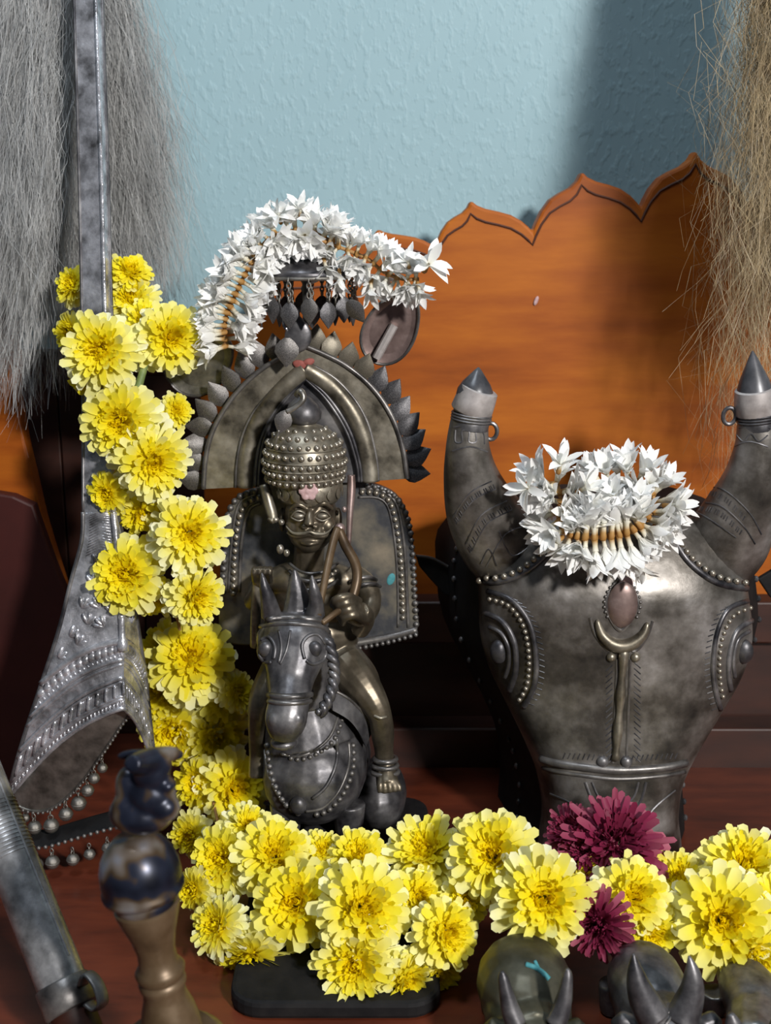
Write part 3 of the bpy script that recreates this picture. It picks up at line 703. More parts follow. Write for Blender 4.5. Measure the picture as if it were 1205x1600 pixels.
# hand holding the reins
mb = MB(); mb.E(543, 950, -.010, 24, 18, 17, 10)
for i, (x, y) in enumerate(((530, 938), (536, 947), (540, 957), (545, 966))): mb.L([(x+26, y+2, -.004, 7), (x+10, y-5, -.019, 7.5), (x-6, y-1, -.020, 6.5), (x-10, y+8, -.012, 6)], 8)
mb.L([(560, 940, -.006, 8), (545, 932, -.018, 7), (530, 934, -.021, 6)], 8)
mb.L([(562, 955, -.004, 16), (572, 966, .008, 15), (562, 985, .018, 15)], 10)
organic(mb, 'hand', M['face'], S, .0009, 2)
mb = MB(); mb.L([(528, 826, .012, 7), (520, 850, .004, 6.5), (508, 905, -.014, 6), (497, 962, -.030, 5.5)], 10); part(mb, 'rein', M['turned'], S, ang=0)
mb = MB(); mb.L([(530, 828, .012, 7), (540, 852, .008, 8), (555, 880, .0, 8), (558, 905, -.006, 8), (551, 935, -.012, 7.5)], 10); part(mb, 'rein', M['turned'], S, ang=0)
mb = MB(); mb.L([(503, 974, -.032, 5), (520, 961, -.026, 5.5), (532, 953, -.020, 5.5)], 8); part(mb, 'rein', M['turned'], S, ang=0)
# raised hand on the other side with a rod
mb = MB(); mb.E(410, 905, -.002, 18, 14, 14)
for i in range(4): mb.L([(398+i*8, 908, -.006, 5), (397+i*8, 894, -.015, 5.5), (399+i*8, 888, -.010, 5)], 8)
organic(mb, 'hand', M['face'], S, .0009, 2)
mb = MB(); mb.L([(402, 890, -.004, 6), (400, 950, .0, 8), (399, 1010, .004, 8)], 8); part(mb, 'sword_hilt', M['brass'], S, ang=0)
# leg -------------------------------------------------------------------
mb = MB(); mb.L([(540, 1040, .020, 36), (562, 1066, .008, 31), (583, 1096, .000, 24), (594, 1120, -.002, 19), (598, 1146, .0, 18.5), (600, 1172, .002, 15), (602, 1192, .002, 15), (604, 1212, -.002, 17), (606, 1226, -.006, 18)], 14)
for i in range(5):
    x = 593+i*7.5; mb.L([(604-8+i*4, 1216, -.007, 6), (x, 1228, -.011, 4.8), (x+1, 1240-abs(i-1)*1.2, -.0125, 4.0)], 8)
organic(mb, 'leg', M['face'], S, .0008, 2)
for y in (1186, 1196, 1206):
    mb = MB(); c = P(602, y, .001); k2 = sc(602, y, 0); mb.tube([c+Vector((math.cos(a)*(17+(y-1186)*.14)*k2, math.sin(a)*17*k2, math.sin(a)*-2*k2)) for a in np.linspace(0, 2*math.pi, 21)[:-1]], 4.2*k2, 8, closed=True); part(mb, 'anklet', M['silver'], S, ang=0)
mb = MB(); mb.L([(585, 1118, -.010, 2.5), (594, 1122, -.0125, 2.5), (604, 1120, -.010, 2.5)], 6); part(mb, 'knee_band', M['brass'], S, ang=0)
# other leg, behind the garland
mb = MB(); mb.L([(440, 1040, .022, 30), (414, 1085, .006, 24), (404, 1120, .0, 17), (404, 1180, .002, 15), (404, 1215, -.002, 16)], 12); organic(mb, 'leg', M['face'], S, .0012, 2)
# horse ------------------------------------------------------------------
mb = MB()
mb.E(492, 1190, .010, 84, 88, 98); mb.E(488, 1215, -.008, 78, 66, 74); mb.E(500, 1175, .060, 80, 110, 80)
mb.L([(470, 1070, .020, 55), (476, 1110, .006, 62), (485, 1160, .0, 74)], 16)
organic(mb, 'horse_body', M['steel'], S, .0013, 5)
mb = MB()
HH = -.028
mb.E(460, 1000, HH+.006, 60, 46, 46)
mb.L([(460, 985, HH+.004, 50), (461, 1008, HH-.004, 55), (458, 1036, HH-.014, 46), (455, 1062, HH-.022, 37), (453, 1084, HH-.030, 33), (450, 1104, HH-.036, 33), (446, 1128, HH-.040, 33), (444, 1148, HH-.038, 24)], 18, flat=.85)
mb.E(494, 1012, HH-.010, 17, 15, 22, -10); mb.E(416, 1014, HH-.010, 15, 15, 22, 10)
mb.E(464, 1124, HH-.046, 11, 10, 13); mb.E(430, 1125, HH-.046, 11, 10, 13); mb.E(444, 1160, HH-.026, 22, 20, 11)
mb.L([(424, 962, HH+.004, 17), (420, 940, HH+.0, 13), (413, 915, HH-.002, 8), (409, 894, HH-.001, 2)], 10); mb.L([(492, 964, HH+.004, 17), (494, 942, HH, 12), (490, 918, HH-.002, 8), (487, 898, HH-.001, 2)], 10)
mb.L([(464, 966, HH+.014, 24), (465, 935, HH+.014, 20), (462, 910, HH+.013, 12), (460, 890, HH+.012, 3)], 10)
mb.L([(460, 980, HH+.020, 50), (466, 1030, HH+.028, 52), (474, 1090, HH+.03, 58)], 16)
hh = organic(mb, 'horse_head', M['steel'], S, .0010, 3)
bvh_h = bvh_of(hh)
mb = MB()
drape(mb, bvh_h, [(404, 972), (430, 966), (465, 966), (500, 970), (514, 980)], .0022, 8); drape(mb, bvh_h, [(404, 980), (430, 975), (465, 975), (500, 979), (514, 988)], .0018, 8)
part(mb, 'browband', M['silver'], S, ang=0)
mb = MB(); drape(mb, bvh_h, [(414, 1084), (432, 1088), (455, 1089), (478, 1087), (490, 1083)], .0022, 8); drape(mb, bvh_h, [(414, 1094), (432, 1098), (455, 1099), (478, 1097), (489, 1093)], .0017, 8); part(mb, 'noseband', M['silver'], S, ang=0)
for pp in ([(476, 1030), (472, 1008), (482, 994), (497, 992), (508, 1006)], [(478, 1032), (490, 1038), (506, 1030), (511, 1012)], [(428, 1030), (430, 1010), (420, 995), (408, 1000)], [(424, 1035), (412, 1034), (405, 1022)]):
    mb = MB(); drape(mb, bvh_h, pp, .0013, 6); part(mb, 'horse_eyelid', M['steel'], S, ang=0)
for x in (492, 415):
    p, n = hit(bvh_h, x, 1014)
    if p: mb = MB(); mb.ell(p, (.0048, .0035, .0055)); part(mb, 'horse_eye', M['steel'], S, ang=0)
mb = MB(); drape(mb, bvh_h, [(436, 985), (440, 1010), (436, 1035)], .0010, 6); drape(mb, bvh_h, [(454, 985), (448, 1015), (438, 1038)], .0008, 6); part(mb, 'forehead_crease', M['steel'], S, ang=0)
# braided rein
for ph in (0, math.pi):
    mb = MB(); c = catmull([(512, 1000, -.036), (520, 1030, -.040), (522, 1060, -.042), (514, 1090, -.050), (500, 1116, -.058)], 10); n_ = len(c)
    mb.tube([P(a[0]+4.5*math.cos(i*.75+ph), a[1]+2*math.sin(i*.75+ph), a[2]+.0018*math.sin(i*.75+ph)) for i, a in enumerate(c)], .0026, 7); part(mb, 'braided_rein', M['steel'], S, ang=0)
# breast collar
bvb = bvh_of(bpy.data.objects[[o.name for o in S.children if o.name.startswith('horse_body')][0]])
brc = []
for pp, st, r in (([(528, 1120), (516, 1150), (492, 1172), (465, 1182), (440, 1178)], 10, .0018), ([(545, 1160), (545, 1195), (530, 1235), (505, 1262), (478, 1268)], 11, .0022), ([(412, 1160), (420, 1210), (440, 1250), (462, 1266)], 11, .0022)):
    cc = collar_line(S, pp, .0012, [bvb], 0, 'breast_collar', 'silver')
    if cc: bead_line(cc, [bvb], [(x+6, y+5) for x, y in pp], st, r, BEADD)
mb = MB(); drape(mb, bvb, [(526, 1150), (526, 1190), (510, 1228), (488, 1248)], .0014, 6); part(mb, 'breast_strap', M['steel'], S, ang=0)
for x, y in ((466, 1258),):
    p, n = hit(bvb, x, y)
    if p: mb = MB(); mb.ell(p, (.006, .005, .007)); part(mb, 'collar_boss', M['steel'], S, ang=0)
# saddle cloth
mb = MB(); A = [(520, 1078, -.012), (545, 1092, -.010), (570, 1118, -.002), (582, 1142, .004)]; B = [(520, 1110, -.022), (545, 1125, -.018), (562, 1146, -.012), (572, 1168, -.004)]
mb.band([P(*a) for a in catmull(A, 5)], [P(*a) for a in catmull(B, 5)], (-.002, .006, 0)); part(mb, 'saddle_cloth', M['steel'], S, ang=40)
mb = MB(); mb.L([(*a, 2.6) for a in A], 6); part(mb, 'saddle_edge', M['silver'], S, ang=0)
# legs of the horse and plinth
def hleg(x, Y, x2):
    mb = MB(); z1 = bz
    a = P(x, 1255, Y); k2 = sc(x, 1255, Y); f = Vector((P(x2, 1300, Y).x, Y, z1))
    m1 = a.lerp(f, .5)+Vector((0, -.002, 0)); m2 = a.lerp(f, .82)
    mb.tube([a, m1, m2, f+Vector((0, -.002, .006)), f], [27*k2, 21*k2, 18*k2, 24*k2, 25*k2], 14); organic(mb, 'horse_leg', M['steel'], S, .0012, 2)
hleg(545, -.012, 546); hleg(448, -.012, 446); hleg(592, .055, 596); hleg(420, .06, 420)
mb = MB(); a = P(592, 1290, .05); mb.ell((a.x, .06, .030), (.022, .036, .026)); organic(mb, 'horse_haunch', M['steel'], S, .0014, 3)
mb = MB(); a = P(470, 1300, -.025).x; b = P(540, 1300, -.025).x; mb.box((a, -.02, bz-.001), (b, .05, bz+.02)); part(mb, 'plinth', M['steel'], S, smooth=False, bevel=.002)

# ------------------------------------------------------------------ umbrella
U = thing('ceremonial_umbrella', 'small dark silver umbrella with leaf pendants, above the statue arch', 'umbrella', P(478, 400, .058))
kU = sc(478, 400, .058); oU = P(478, 430, .058)
mb = MB(); mb.L([(478, 538, .058, 5), (478, 500, .058, 5), (477, 430, .058, 5), (478, 405, .058, 5)], 10); part(mb, 'umbrella_pole', M['silver'], U, ang=0)
mb = MB(); mb.lathe([(r*kU, h*kU) for r, h in [(75, -2), (78, 0), (71, 10), (55, 20), (36, 28), (16, 33), (6, 40), (2, 48)]], oU, (0, 0, 1), 32); part(mb, 'canopy', M['steel'], U, ang=0)
mb = MB(); mb.tube([oU+Vector((math.cos(a)*78*kU, math.sin(a)*78*kU, -2*kU)) for a in np.linspace(0, 2*math.pi, 41)[:-1]], 3*kU, 8, closed=True); part(mb, 'rim_ring', M['bright2'], U)
lm = MB(); lm.tube([Vector((math.cos(a)*.6, 0, math.sin(a))) for a in np.linspace(0, 2*math.pi, 13)[:-1]], .28, 6, closed=True); LINK = lm.mesh('chain_link'); LINK.materials.append(M['bright2'])
NP = 16
for i in range(NP):
    a = 2*math.pi*(i+.3)/NP; p0 = oU+Vector((math.cos(a)*78*kU, math.sin(a)*78*kU, -5*kU))
    nl = 4 + i % 2
    for j in range(nl):
        q = Matrix.Rotation(a+math.pi/2*(j % 2)+random.uniform(-.3, .3), 3, 'Z'); inst(LINK, 'chain_link', U, p0-Vector((0, 0, j*7*kU)), q.to_quaternion(), 5*kU)
    q = Matrix.Rotation(a+math.pi/2+random.uniform(-.5, .5), 3, 'Z') @ Matrix.Rotation(math.pi, 3, 'Y')
    inst(LEAFD if i % 4 else LEAF, 'pendant_leaf', U, p0-Vector((0, 0, (nl*7-3)*kU)), q.to_quaternion(), 40*kU)
for i in range(9):
    a = 2*math.pi*(i+.1)/9; p0 = oU+Vector((math.cos(a)*46*kU, math.sin(a)*46*kU, -4*kU))
    for j in range(6):
        q = Matrix.Rotation(a+math.pi/2*(j % 2), 3, 'Z'); inst(LINK, 'chain_link', U, p0-Vector((0, 0, j*7*kU)), q.to_quaternion(), 5*kU)
    q = Matrix.Rotation(a+math.pi/2+random.uniform(-.5, .5), 3, 'Z') @ Matrix.Rotation(math.pi, 3, 'Y')
    inst(LEAFD, 'pendant_leaf', U, p0-Vector((0, 0, 39*kU)), q.to_quaternion(), 36*kU)
inst(LEAF, 'pendant_leaf', U, P(544, 470, .015), (Matrix.Rotation(2.5, 3, 'Y') @ Matrix.Rotation(.5, 3, 'Z')).to_quaternion(), .018)

# oval plates
def oval_plate(name, label, c, Y, rx, rz, rot, mt, bar):
    t = thing(name, label, 'ornament plate', P(c[0], c[1]+rz, Y)); k2 = sc(*c, Y); R = Matrix.Rotation(math.radians(rot), 3, 'Y') @ Matrix.Rotation(.15, 3, 'X'); o = P(*c, Y)
    vs = []
    for i in range(40):
        a = 2*math.pi*i/40; wv = 1-.18*math.sin(a)
        vs.append((math.cos(a)*rx*k2*wv, math.sin(a)*rz*k2))
    mb = MB(); n = 40; V_ = []; F_ = []
    for f, d in ((1, 0), (.9, .0012), (.6, .0026), (.25, .0034)):
        for x, z in vs: V_.append(o+R @ Vector((x*f, d, z*f)))
    for i in range(3):
        for j in range(n): F_.append((i*n+j, i*n+(j+1) % n, (i+1)*n+(j+1) % n, (i+1)*n+j))
    F_.append(tuple(range(3*n, 4*n))); b = len(V_)
    for x, z in vs: V_.append(o+R @ Vector((x, .002, z)))
    for j in range(n): F_.append((j, b+j, b+(j+1) % n, (j+1) % n))
    F_.append(tuple(range(b+n-1, b-1, -1)))
    # back closes behind the dish
    mb.add(V_, F_); part(mb, 'plate', M[mt], t, ang=50)
    mb = MB(); mb.tube([o+R @ Vector((x, -.0003, z)) for x, z in vs], .0011, 6, closed=True); part(mb, 'plate_rim', M['silver'], t)
    if bar:
        mb = MB(); a, b2 = P(616, 508, Y-.001), P(588, 560, Y-.001); mb.tube([a, a.lerp(b2, .5), b2], 7*k2, 8); part(mb, 'silver_bar', M['foil'], t, label='bright silver strip fixed across the plate')
    return t
oval_plate('leaf_shaped_plate', 'pinkish copper leaf-shaped plate with a silver strip, beside the umbrella', (612, 512), .058, 40, 62, 28, 'copper', True)
oval_plate('leaf_shaped_plate', 'grey metal oval plate with a raised rim, half hidden by a yellow flower', (312, 566), .062, 46, 60, 55, 'bright2', False)

# ------------------------------------------------------------------ silver staff with flared skirt
ST = thing('silver_staff', 'tall embossed silver staff flaring into a bell-fringed skirt, draped with yellow flowers', 'staff', P(110, 1345, -.01))
up = [(-90, 112, 146, .150), (0, 116, 150, .128), (250, 123, 158, .085), (480, 128, 164, .050), (650, 130, 171, .028), (800, 130, 178, .008)]
def lean(py): return .008 - .038*min(1, max(0, (py-800)/400))
cu = catmull(up, 5)
mb = MB(); Lp, Rp, Xp = [], [], []
for py, l, r, Y in cu:
    Rp.append(P(r, py, Y-.006)); Lp.append(P(l, py, Y)); a = P(r, py, Y); Xp.append(Vector((a.x+max(.004, (a.x-Lp[-1].x)*.16), Y+.003, Lp[-1].z)))
mb.band(Lp, Rp, (0, .0022, 0)); mb.band(Rp, Xp, (0, .0022, 0)); part(mb, 'blade', M['bright'], ST, ang=25)
mb = MB(); mb.tube(Rp, .0016, 8); part(mb, 'ridge', M['bright'], ST, ang=0)
for ed in (Lp, Xp): mb = MB(); mb.tube(ed, .0012, 6); part(mb, 'blade_edge', M['steel'], ST, ang=0)
Lc = catmull([(130, 800), (128, 845), (112, 905), (92, 985), (66, 1065), (38, 1150), (20, 1212), (14, 1246)], 6)
Rc = catmull([(178, 800), (183, 850), (187, 900), (190, 950), (192, 1000), (193, 1045), (194, 1080), (195, 1106)], 6)
NV = len(Lc)
def G(u, v):
    """u: 0 outer edge, 1 ridge, 2 mirrored outer edge"""
    m = u > 1; uu = 2-u if m else u
    i = v*(NV-1); i0 = min(int(i), NV-2); f = i-i0
    l = Lc[i0]*(1-f)+Lc[i0+1]*f; r = Rc[i0]*(1-f)+Rc[i0+1]*f
    p = l*(1-uu)+r*uu; py = p[1]-24*math.sin(math.pi*uu)*v
    depth = (.002+.030*v*v)*(1-uu)**1.3
    Y = lean(py)-.004+depth
    q = P(p[0], py, Y)
    if m:
        rr = P(r[0], r[1], lean(r[1])); q = Vector((rr.x+(rr.x-q.x)*.13, Y+.030*(1-uu)*min(1, v*1.6), q.z))
    return q
NU = 20; vs = []; fs = []
for j in range(NV):
    for i in range(NU*2+1): vs.append(G(i/NU, j/(NV-1)))
W2 = NU*2+1
for j in range(NV-1):
    for i in range(NU*2): fs.append((j*W2+i, j*W2+i+1, (j+1)*W2+i+1, (j+1)*W2+i))
mb = MB(); mb.add(vs, fs); sk = part(mb, 'skirt', M['bright'], ST, ang=35); sm = sk.modifiers.new('solid', 'SOLIDIFY'); sm.thickness = .0008; sm.offset = 0
def arc(v, r, name='embossed_band', mt='bright', u0=.0, u1=2.0, lift=-.0012):
    mb = MB(); mb.tube([G(u, v)+Vector((0, lift, 0)) for u in np.linspace(u0, u1, 50)], r, 6); return part(mb, name, M[mt], sk, ang=0)
for v, r in ((.575, .0026), (.66, .0015), (.685, .0013), (.76, .0016), (.785, .0011), (.885, .0011), (.905, .0011), (.985, .0018)): arc(v, r)
mb = MB(); mb.tube([G(0, v) for v in np.linspace(0, 1, 40)], .0016, 6); mb.tube([G(2, v) for v in np.linspace(0, 1, 40)], .0016, 6); part(mb, 'skirt_edge', M['steel'], sk, ang=0)
mb = MB(); mb.tube([G(1, v)+Vector((0, -.001, 0)) for v in np.linspace(0, .62, 30)], [.0024+.0016*(i > 26) for i in range(30)], 8); part(mb, 'skirt_ridge', M['bright'], sk, ang=0)
for i in range(24):
    u = .04+i*.08
    mb = MB(); mb.tube([G(u, v)+Vector((0, -.001, 0)) for v in np.linspace(.79, .88, 6)], .0014, 6); part(mb, 'embossed_rib', M['bright'], sk, ang=0)
# rows of small embossed marks
mb = MB()
for i in range(60): mb.ell(G(.02+i*.0328, .945), (.0013, .0018, .0030), None, 8, 6)
for i in range(60): mb.ell(G(.02+i*.0328, .925), (.0008, .0010, .0010), None, 6, 5)
for i in range(26): mb.ell(G(.05+i*.0735, .612), (.0030, .0024, .0040), Matrix.Rotation(.3, 3, 'Y'), 8, 6)
for i in range(40): mb.ell(G(.03+i*.0487, .643), (.0014, .0011, .0014), None, 6, 5)
part(mb, 'embossed_marks', M['bright'], sk, ang=0)['kind'] = 'stuff'
mb = MB()
for (u, v, a) in [(.35, .40, .5), (.65, .42, -.5), (.5, .33, 0), (.25, .48, .9), (.75, .5, -.8), (.5, .47, .2), (.4, .53, .6), (.7, .36, -.3), (.55, .25, .1), (.85, .44, -.2), (.15, .53, 1), (1.4, .42, .3), (1.6, .48, -.3)]:
    for da in (-.6, 0, .6): mb.ell(G(u, v)+Vector((math.sin(a+da)*.004, 0, math.cos(a+da)*.004)), (.0016, .0020, .0046), Matrix.Rotation(a+da, 3, 'Y'), 8, 6)
for i in range(16): mb.tube([G(.2, .03+i*.012), G(.55, .0+i*.012), G(.9, .0+i*.012)], .0007, 4)
part(mb, 'embossed_foliage', M['bright'], sk, ang=0)['kind'] = 'stuff'
# inner back plate with its fringe
rimp = [(22, 1256), (45, 1266), (72, 1266), (100, 1250), (128, 1222), (150, 1192), (172, 1160), (196, 1124), (215, 1110)]
rc = catmull(rimp, 5); rimw = [P(a[0], a[1], .004-.012*i/len(rc)) for i, a in enumerate(rc)]
tp = [G(u, 1)+Vector((0, .010, .004)) for u in np.linspace(.02, 1.12, len(rimw))]
mb = MB(); mb.band(tp, rimw, (0, .0015, 0)); bp = part(mb, 'inner_plate', M['bright2'], ST, ang=30)
mb = MB(); mb.tube(rimw, .0013, 6); part(mb, 'inner_plate_rim', M['bright2'], bp, ang=0)
for p in along(rimw, .0038): inst(BEADD, 'bead', bp, p+Vector((0, -.001, -.001)), None, .0012)
lowp = [(40, 1326), (75, 1322), (110, 1312), (150, 1300), (190, 1290)]; lw = [P(*a, -.008) for a in catmull(lowp, 5)]; lt = [P(a[0]+2, a[1]-26, .004) for a in catmull(lowp, 5)]
mb = MB(); mb.band(lt, lw, (0, .0015, 0)); lp = part(mb, 'lower_plate', M['black'], ST, ang=30)
for p in along(lw, .0050): inst(BEADD, 'bead', lp, p+Vector((0, -.001, 0)), None, .0016)
# little round bells
bl = MB(); bl.ell((0, 0, 0), (1, 1, 1), None, 14, 10); bl.tube([Vector((math.cos(a)*.985, math.sin(a)*.985, 0)) for a in np.linspace(0, 2*math.pi, 17)[:-1]], .07, 5, closed=True)
bl.tube([Vector((math.cos(a)*.32, 0, 1.15+math.sin(a)*.38)) for a in np.linspace(0, 2*math.pi, 11)[:-1]], .1, 5, closed=True)
bl.tube([Vector((0, math.cos(a)*.28, 1.72+math.sin(a)*.42)) for a in np.linspace(0, 2*math.pi, 11)[:-1]], .1, 5, closed=True)
BELL = bl.mesh('bell'); BELL.materials.append(M['bright2'])
for (x, y, r, Y) in [(30, 1283, 10, .002), (54, 1293, 11, .0), (80, 1290, 12, -.001), (103, 1272, 11, -.003), (123, 1255, 12, -.004), (137, 1235, 10, -.005), (147, 1216, 9, -.006), (160, 1200, 8, -.007), (40, 1278, 7, .006), (58, 1351, 10, -.012), (82, 1347, 11, -.012), (114, 1343, 10, -.010), (140, 1335, 9, -.009), (168, 1325, 9, -.008)]:
    inst(BELL, 'bell', ST, P(x, y, Y), Quaternion((0, 0, 1), random.uniform(0, 3)), r*sc(x, y, Y))

# ------------------------------------------------------------------ silver rod in front
t = thing('silver_rod', 'thick silver rod with a metal clip ring, lying beside the bell handle', 'rod', PZ(105, 1600, 0))
ra, rb = P(-95, 1050, -.10), P(100, 1545, -.205); kr = sc(100, 1545, -.205); ax = nrm(rb-ra); rc_ = rb+ax*.03
mb = MB(); mb.lathe([(38*kr, 0), (38*kr, (rb-ra).length*.5), (39*kr, (rb-ra).length)], ra, ax, 28); part(mb, 'shaft', M['rod'], t, ang=60)
mb = MB()
for i in range(14):
    o = ra.lerp(rb, .45+i*.012); q = ax.to_track_quat('Z', 'Y'); mb.tube([o+q @ Vector((38.2*kr*math.cos(a), 38.2*kr*math.sin(a), 0)) for a in np.linspace(0, 2*math.pi, 25)[:-1]], .0006, 5, closed=True)
part(mb, 'engraved_rings', M['rod'], t)['kind'] = 'stuff'
q = ax.to_track_quat('Z', 'Y')
side = nrm(Vector((1, -.55, .45)) - ax*Vector((1, -.55, .45)).dot(ax))
mb = MB(); mb.tube([ra.lerp(rb, f)+side*38.5*kr for f in np.linspace(.0, .93, 12)], .0010, 6); part(mb, 'seam', M['rod'], t)
mb = MB(); mb.lathe([(41*kr, -.004), (43*kr, -.003), (43*kr, .012), (40*kr, .013)], rb, ax, 28); cl = part(mb, 'clip_ring', M['silver'], t, ang=50)
lug = [rb+side*(43*kr)+ax*.004, rb+side*(62*kr)+ax*.000, rb+side*(74*kr)+ax*.008, rb+side*(70*kr)+ax*.018, rb+side*(52*kr)+ax*.019, rb+side*(40*kr)+ax*.014]
mb = MB(); mb.tube([Vector(a) for a in catmull(lug, 5)], .0045, 8, flat=.3, ref=tuple(side)); part(mb, 'clip_lug', M['silver'], cl, ang=0)
foot = Vector((rc_.x+ax.x*.02, rc_.y, .0205)); Lf = max(.01, (rc_-rb).length+.012)
mb = MB(); mb.lathe([(36*kr, .01), (34*kr, .02), (34*kr, Lf), (28*kr, Lf+.004)], rb, ax, 24); part(mb, 'wooden_end', M['darkwood_and_shade'], t, ang=50)

# ------------------------------------------------------------------ hand bell with bull finial
t = thing('hand_bell', 'brown turned bell handle topped by a dark mottled knob and small bull', 'bell', (P(268, 1610, -.30).x, -.30, 0))
b0 = P(270, 1612, -.30); t0 = P(212, 1330, -.30); ax = nrm(t0-b0); kb = sc(240, 1450, -.30); Lh = (t0-b0).length/kb
mb = MB(); mb.lathe([(r*kb, h*kb) for r, h in [(46, -8), (48, 0), (47, 20), (42, 45), (35, 66), (33, 80), (37, 88), (38, 95), (34, 100), (38, 106), (40, 115), (36, 121), (31, 128), (30, 150), (35, 175), (43, 200), (50, 222), (51, 230), (46, 234)]], b0, ax, 32); part(mb, 'handle', M['turned'], t, ang=50)
mb = MB(); mb.lathe([(r*kb, h*kb) for r, h in [(46, 230), (49, 236), (48, 246), (44, 250)]], b0, ax, 32); part(mb, 'dark_collar', M['knob'], t, ang=60)
mb = MB(); mb.lathe([(r*kb, h*kb) for r, h in [(40, 247), (58, 250), (64, 256), (65, 262), (61, 266), (63, 276), (62, 296), (56, 316), (46, 332), (36, 342), (28, 348)]], b0, ax, 36); part(mb, 'knob', M['knob'], t, ang=0)
Yb = -.30
mb = MB(); mb.E(222, 1268, Yb, 52, 46, 34); mb.E(238, 1240, Yb-.002, 38, 36, 36); mb.E(236, 1206, Yb-.004, 30, 28, 30)
mb.L([(262, 1187, Yb, 22), (240, 1189, Yb-.004, 22), (220, 1192, Yb-.012, 19), (206, 1194, Yb-.020, 14)], 12)
mb.L([(250, 1180, Yb, 14), (272, 1178, Yb+.002, 12), (286, 1182, Yb+.003, 6)], 8); mb.L([(232, 1180, Yb, 10), (208, 1178, Yb+.002, 8), (190, 1182, Yb+.003, 7), (184, 1184, Yb+.003, 4)], 8)
mb.E(262, 1226, Yb-.006, 14, 16, 10); mb.E(202, 1230, Yb, 22, 24, 36); mb.E(196, 1262, Yb-.004, 22, 20, 24); mb.E(258, 1262, Yb-.006, 24, 22, 22)
organic(mb, 'bull_finial', M['knob'], t, .0010, 6)
mb = MB(); h0 = b0.z
mb.lathe([(.004, .0), (.020, -.001), (.026, -.006), (.028, -.02), (.031, -.05), (.037, -.072), (.043, -(h0-.001)), (.040, -(h0-.001)), (.03, -.05), (.01, -.02)], b0, (0, 0, 1), 36); part(mb, 'bell_cup', M['turned'], t, ang=60)

# ------------------------------------------------------------------ small bull figurines
def bull(label, dome, horns_, head, extra, mt):
    t = thing('bull_figurine', label, 'bull figurine', (P(dome[0], dome[1], -.185).x, -.20, 0), 'small metal bulls along the front')
    mb = MB(); c = P(dome[0], dome[1], -.185); k = sc(dome[0], dome[1], -.185)
    mb.ell(c, (dome[2]*k, .036, dome[3]*k)); hc = P(*head[:2], -.228); kh = sc(*head[:2], -.228)
    mb.ell(c+Vector((0, -.01, -.006)), (dome[2]*k*.92, .04, dome[3]*k*.8))
    mb.ell(hc, (head[2]*kh, .018, head[3]*kh)); mb.ell(hc+Vector((0, -.014, -.012)), (head[2]*kh*.72, .014, .014))
    mb.tube([c+Vector((0, -.012, -.004)), hc], [.018, .016], 12)
    for s_ in (-1, 1): mb.tube([hc+Vector((s_*head[2]*kh*.8, .002, .002)), hc+Vector((s_*(head[2]+16)*kh, .004, .004)), hc+Vector((s_*(head[2]+30)*kh, .006, .001))], [.005, .0058, .002], 8)
    for dx, dy in ((-.016, -.02), (.016, -.02), (-.016, .02), (.016, .02)): mb.tube([c+Vector((dx, dy, -.01)), Vector((c.x+dx, c.y+dy, .0005))], [.009, .0075], 10)
    organic(mb, 'body', M[mt], t, .0013, 4)
    for hn in horns_:
        mb = MB(); mb.L([(x, y, Y, r) for x, y, Y, r in hn], 12); part(mb, 'horn', M['steel'], t, ang=0)
    return t, hc, kh
b1, hc, kh = bull('olive bronze bull figurine with thin straight horns and a teal stain on its back', (820, 1538, 76, 66), [[(806, 1600, -.232, 17), (798, 1578, -.230, 15), (791, 1550, -.228, 11), (786, 1526, -.226, 8), (785, 1518, -.226, 3)], [(868, 1600, -.232, 17), (877, 1578, -.230, 15), (884, 1548, -.228, 11), (887, 1524, -.226, 8), (887, 1514, -.226, 3)]], (837, 1622, 52, 38), None, 'greenmetal')
p = P(846, 1520, -.222); mb = MB()
o1 = [o for o in b1.children if o.name.startswith('body')][0]; bvx = bvh_of(o1)
drape(mb, bvx, [(822, 1507), (836, 1512), (848, 1520), (858, 1530)], .0016, 6); drape(mb, bvx, [(836, 1502), (842, 1514), (852, 1526)], .0012, 6); part(mb, 'verdigris_stain', M['teal'], b1, ang=0, label='teal verdigris streak')
b2, hc, kh = bull('grey metal bull figurine with thick curved horns under the maroon flower', (1012, 1545, 62, 60), [[(1022, 1592, -.232, 26), (1010, 1570, -.230, 25), (998, 1540, -.229, 19), (992, 1512, -.228, 11), (990, 1490, -.227, 2)], [(1064, 1596, -.232, 26), (1074, 1572, -.230, 24), (1082, 1545, -.229, 19), (1082, 1518, -.228, 12), (1077, 1494, -.227, 2)]], (1045, 1612, 56, 44), None, 'steel')
for hn in ([(986, 1566), (1004, 1572), (1024, 1560)], [(988, 1572), (1006, 1578), (1026, 1566)]): pass
mb = MB(); o2 = [o for o in b2.children if o.name.startswith('body')][0]; bvx = bvh_of(o2)
drape(mb, bvx, [(1028, 1572), (1035, 1580), (1050, 1582), (1066, 1572)], .001, 6); drape(mb, bvx, [(1052, 1584), (1046, 1594), (1040, 1602)], .0008, 6); part(mb, 'forehead_ornament', M['silver'], b2, ang=0)
b3, hc, kh = bull('grey metal bull figurine at the frame edge under the largest yellow flower', (1176, 1558, 48, 40), [[(1150, 1620, -.236, 16), (1146, 1600, -.236, 13), (1142, 1584, -.236, 5)], [(1212, 1620, -.236, 16), (1218, 1598, -.236, 13), (1222, 1582, -.236, 5)]], (1182, 1640, 40, 38), None, 'silver')

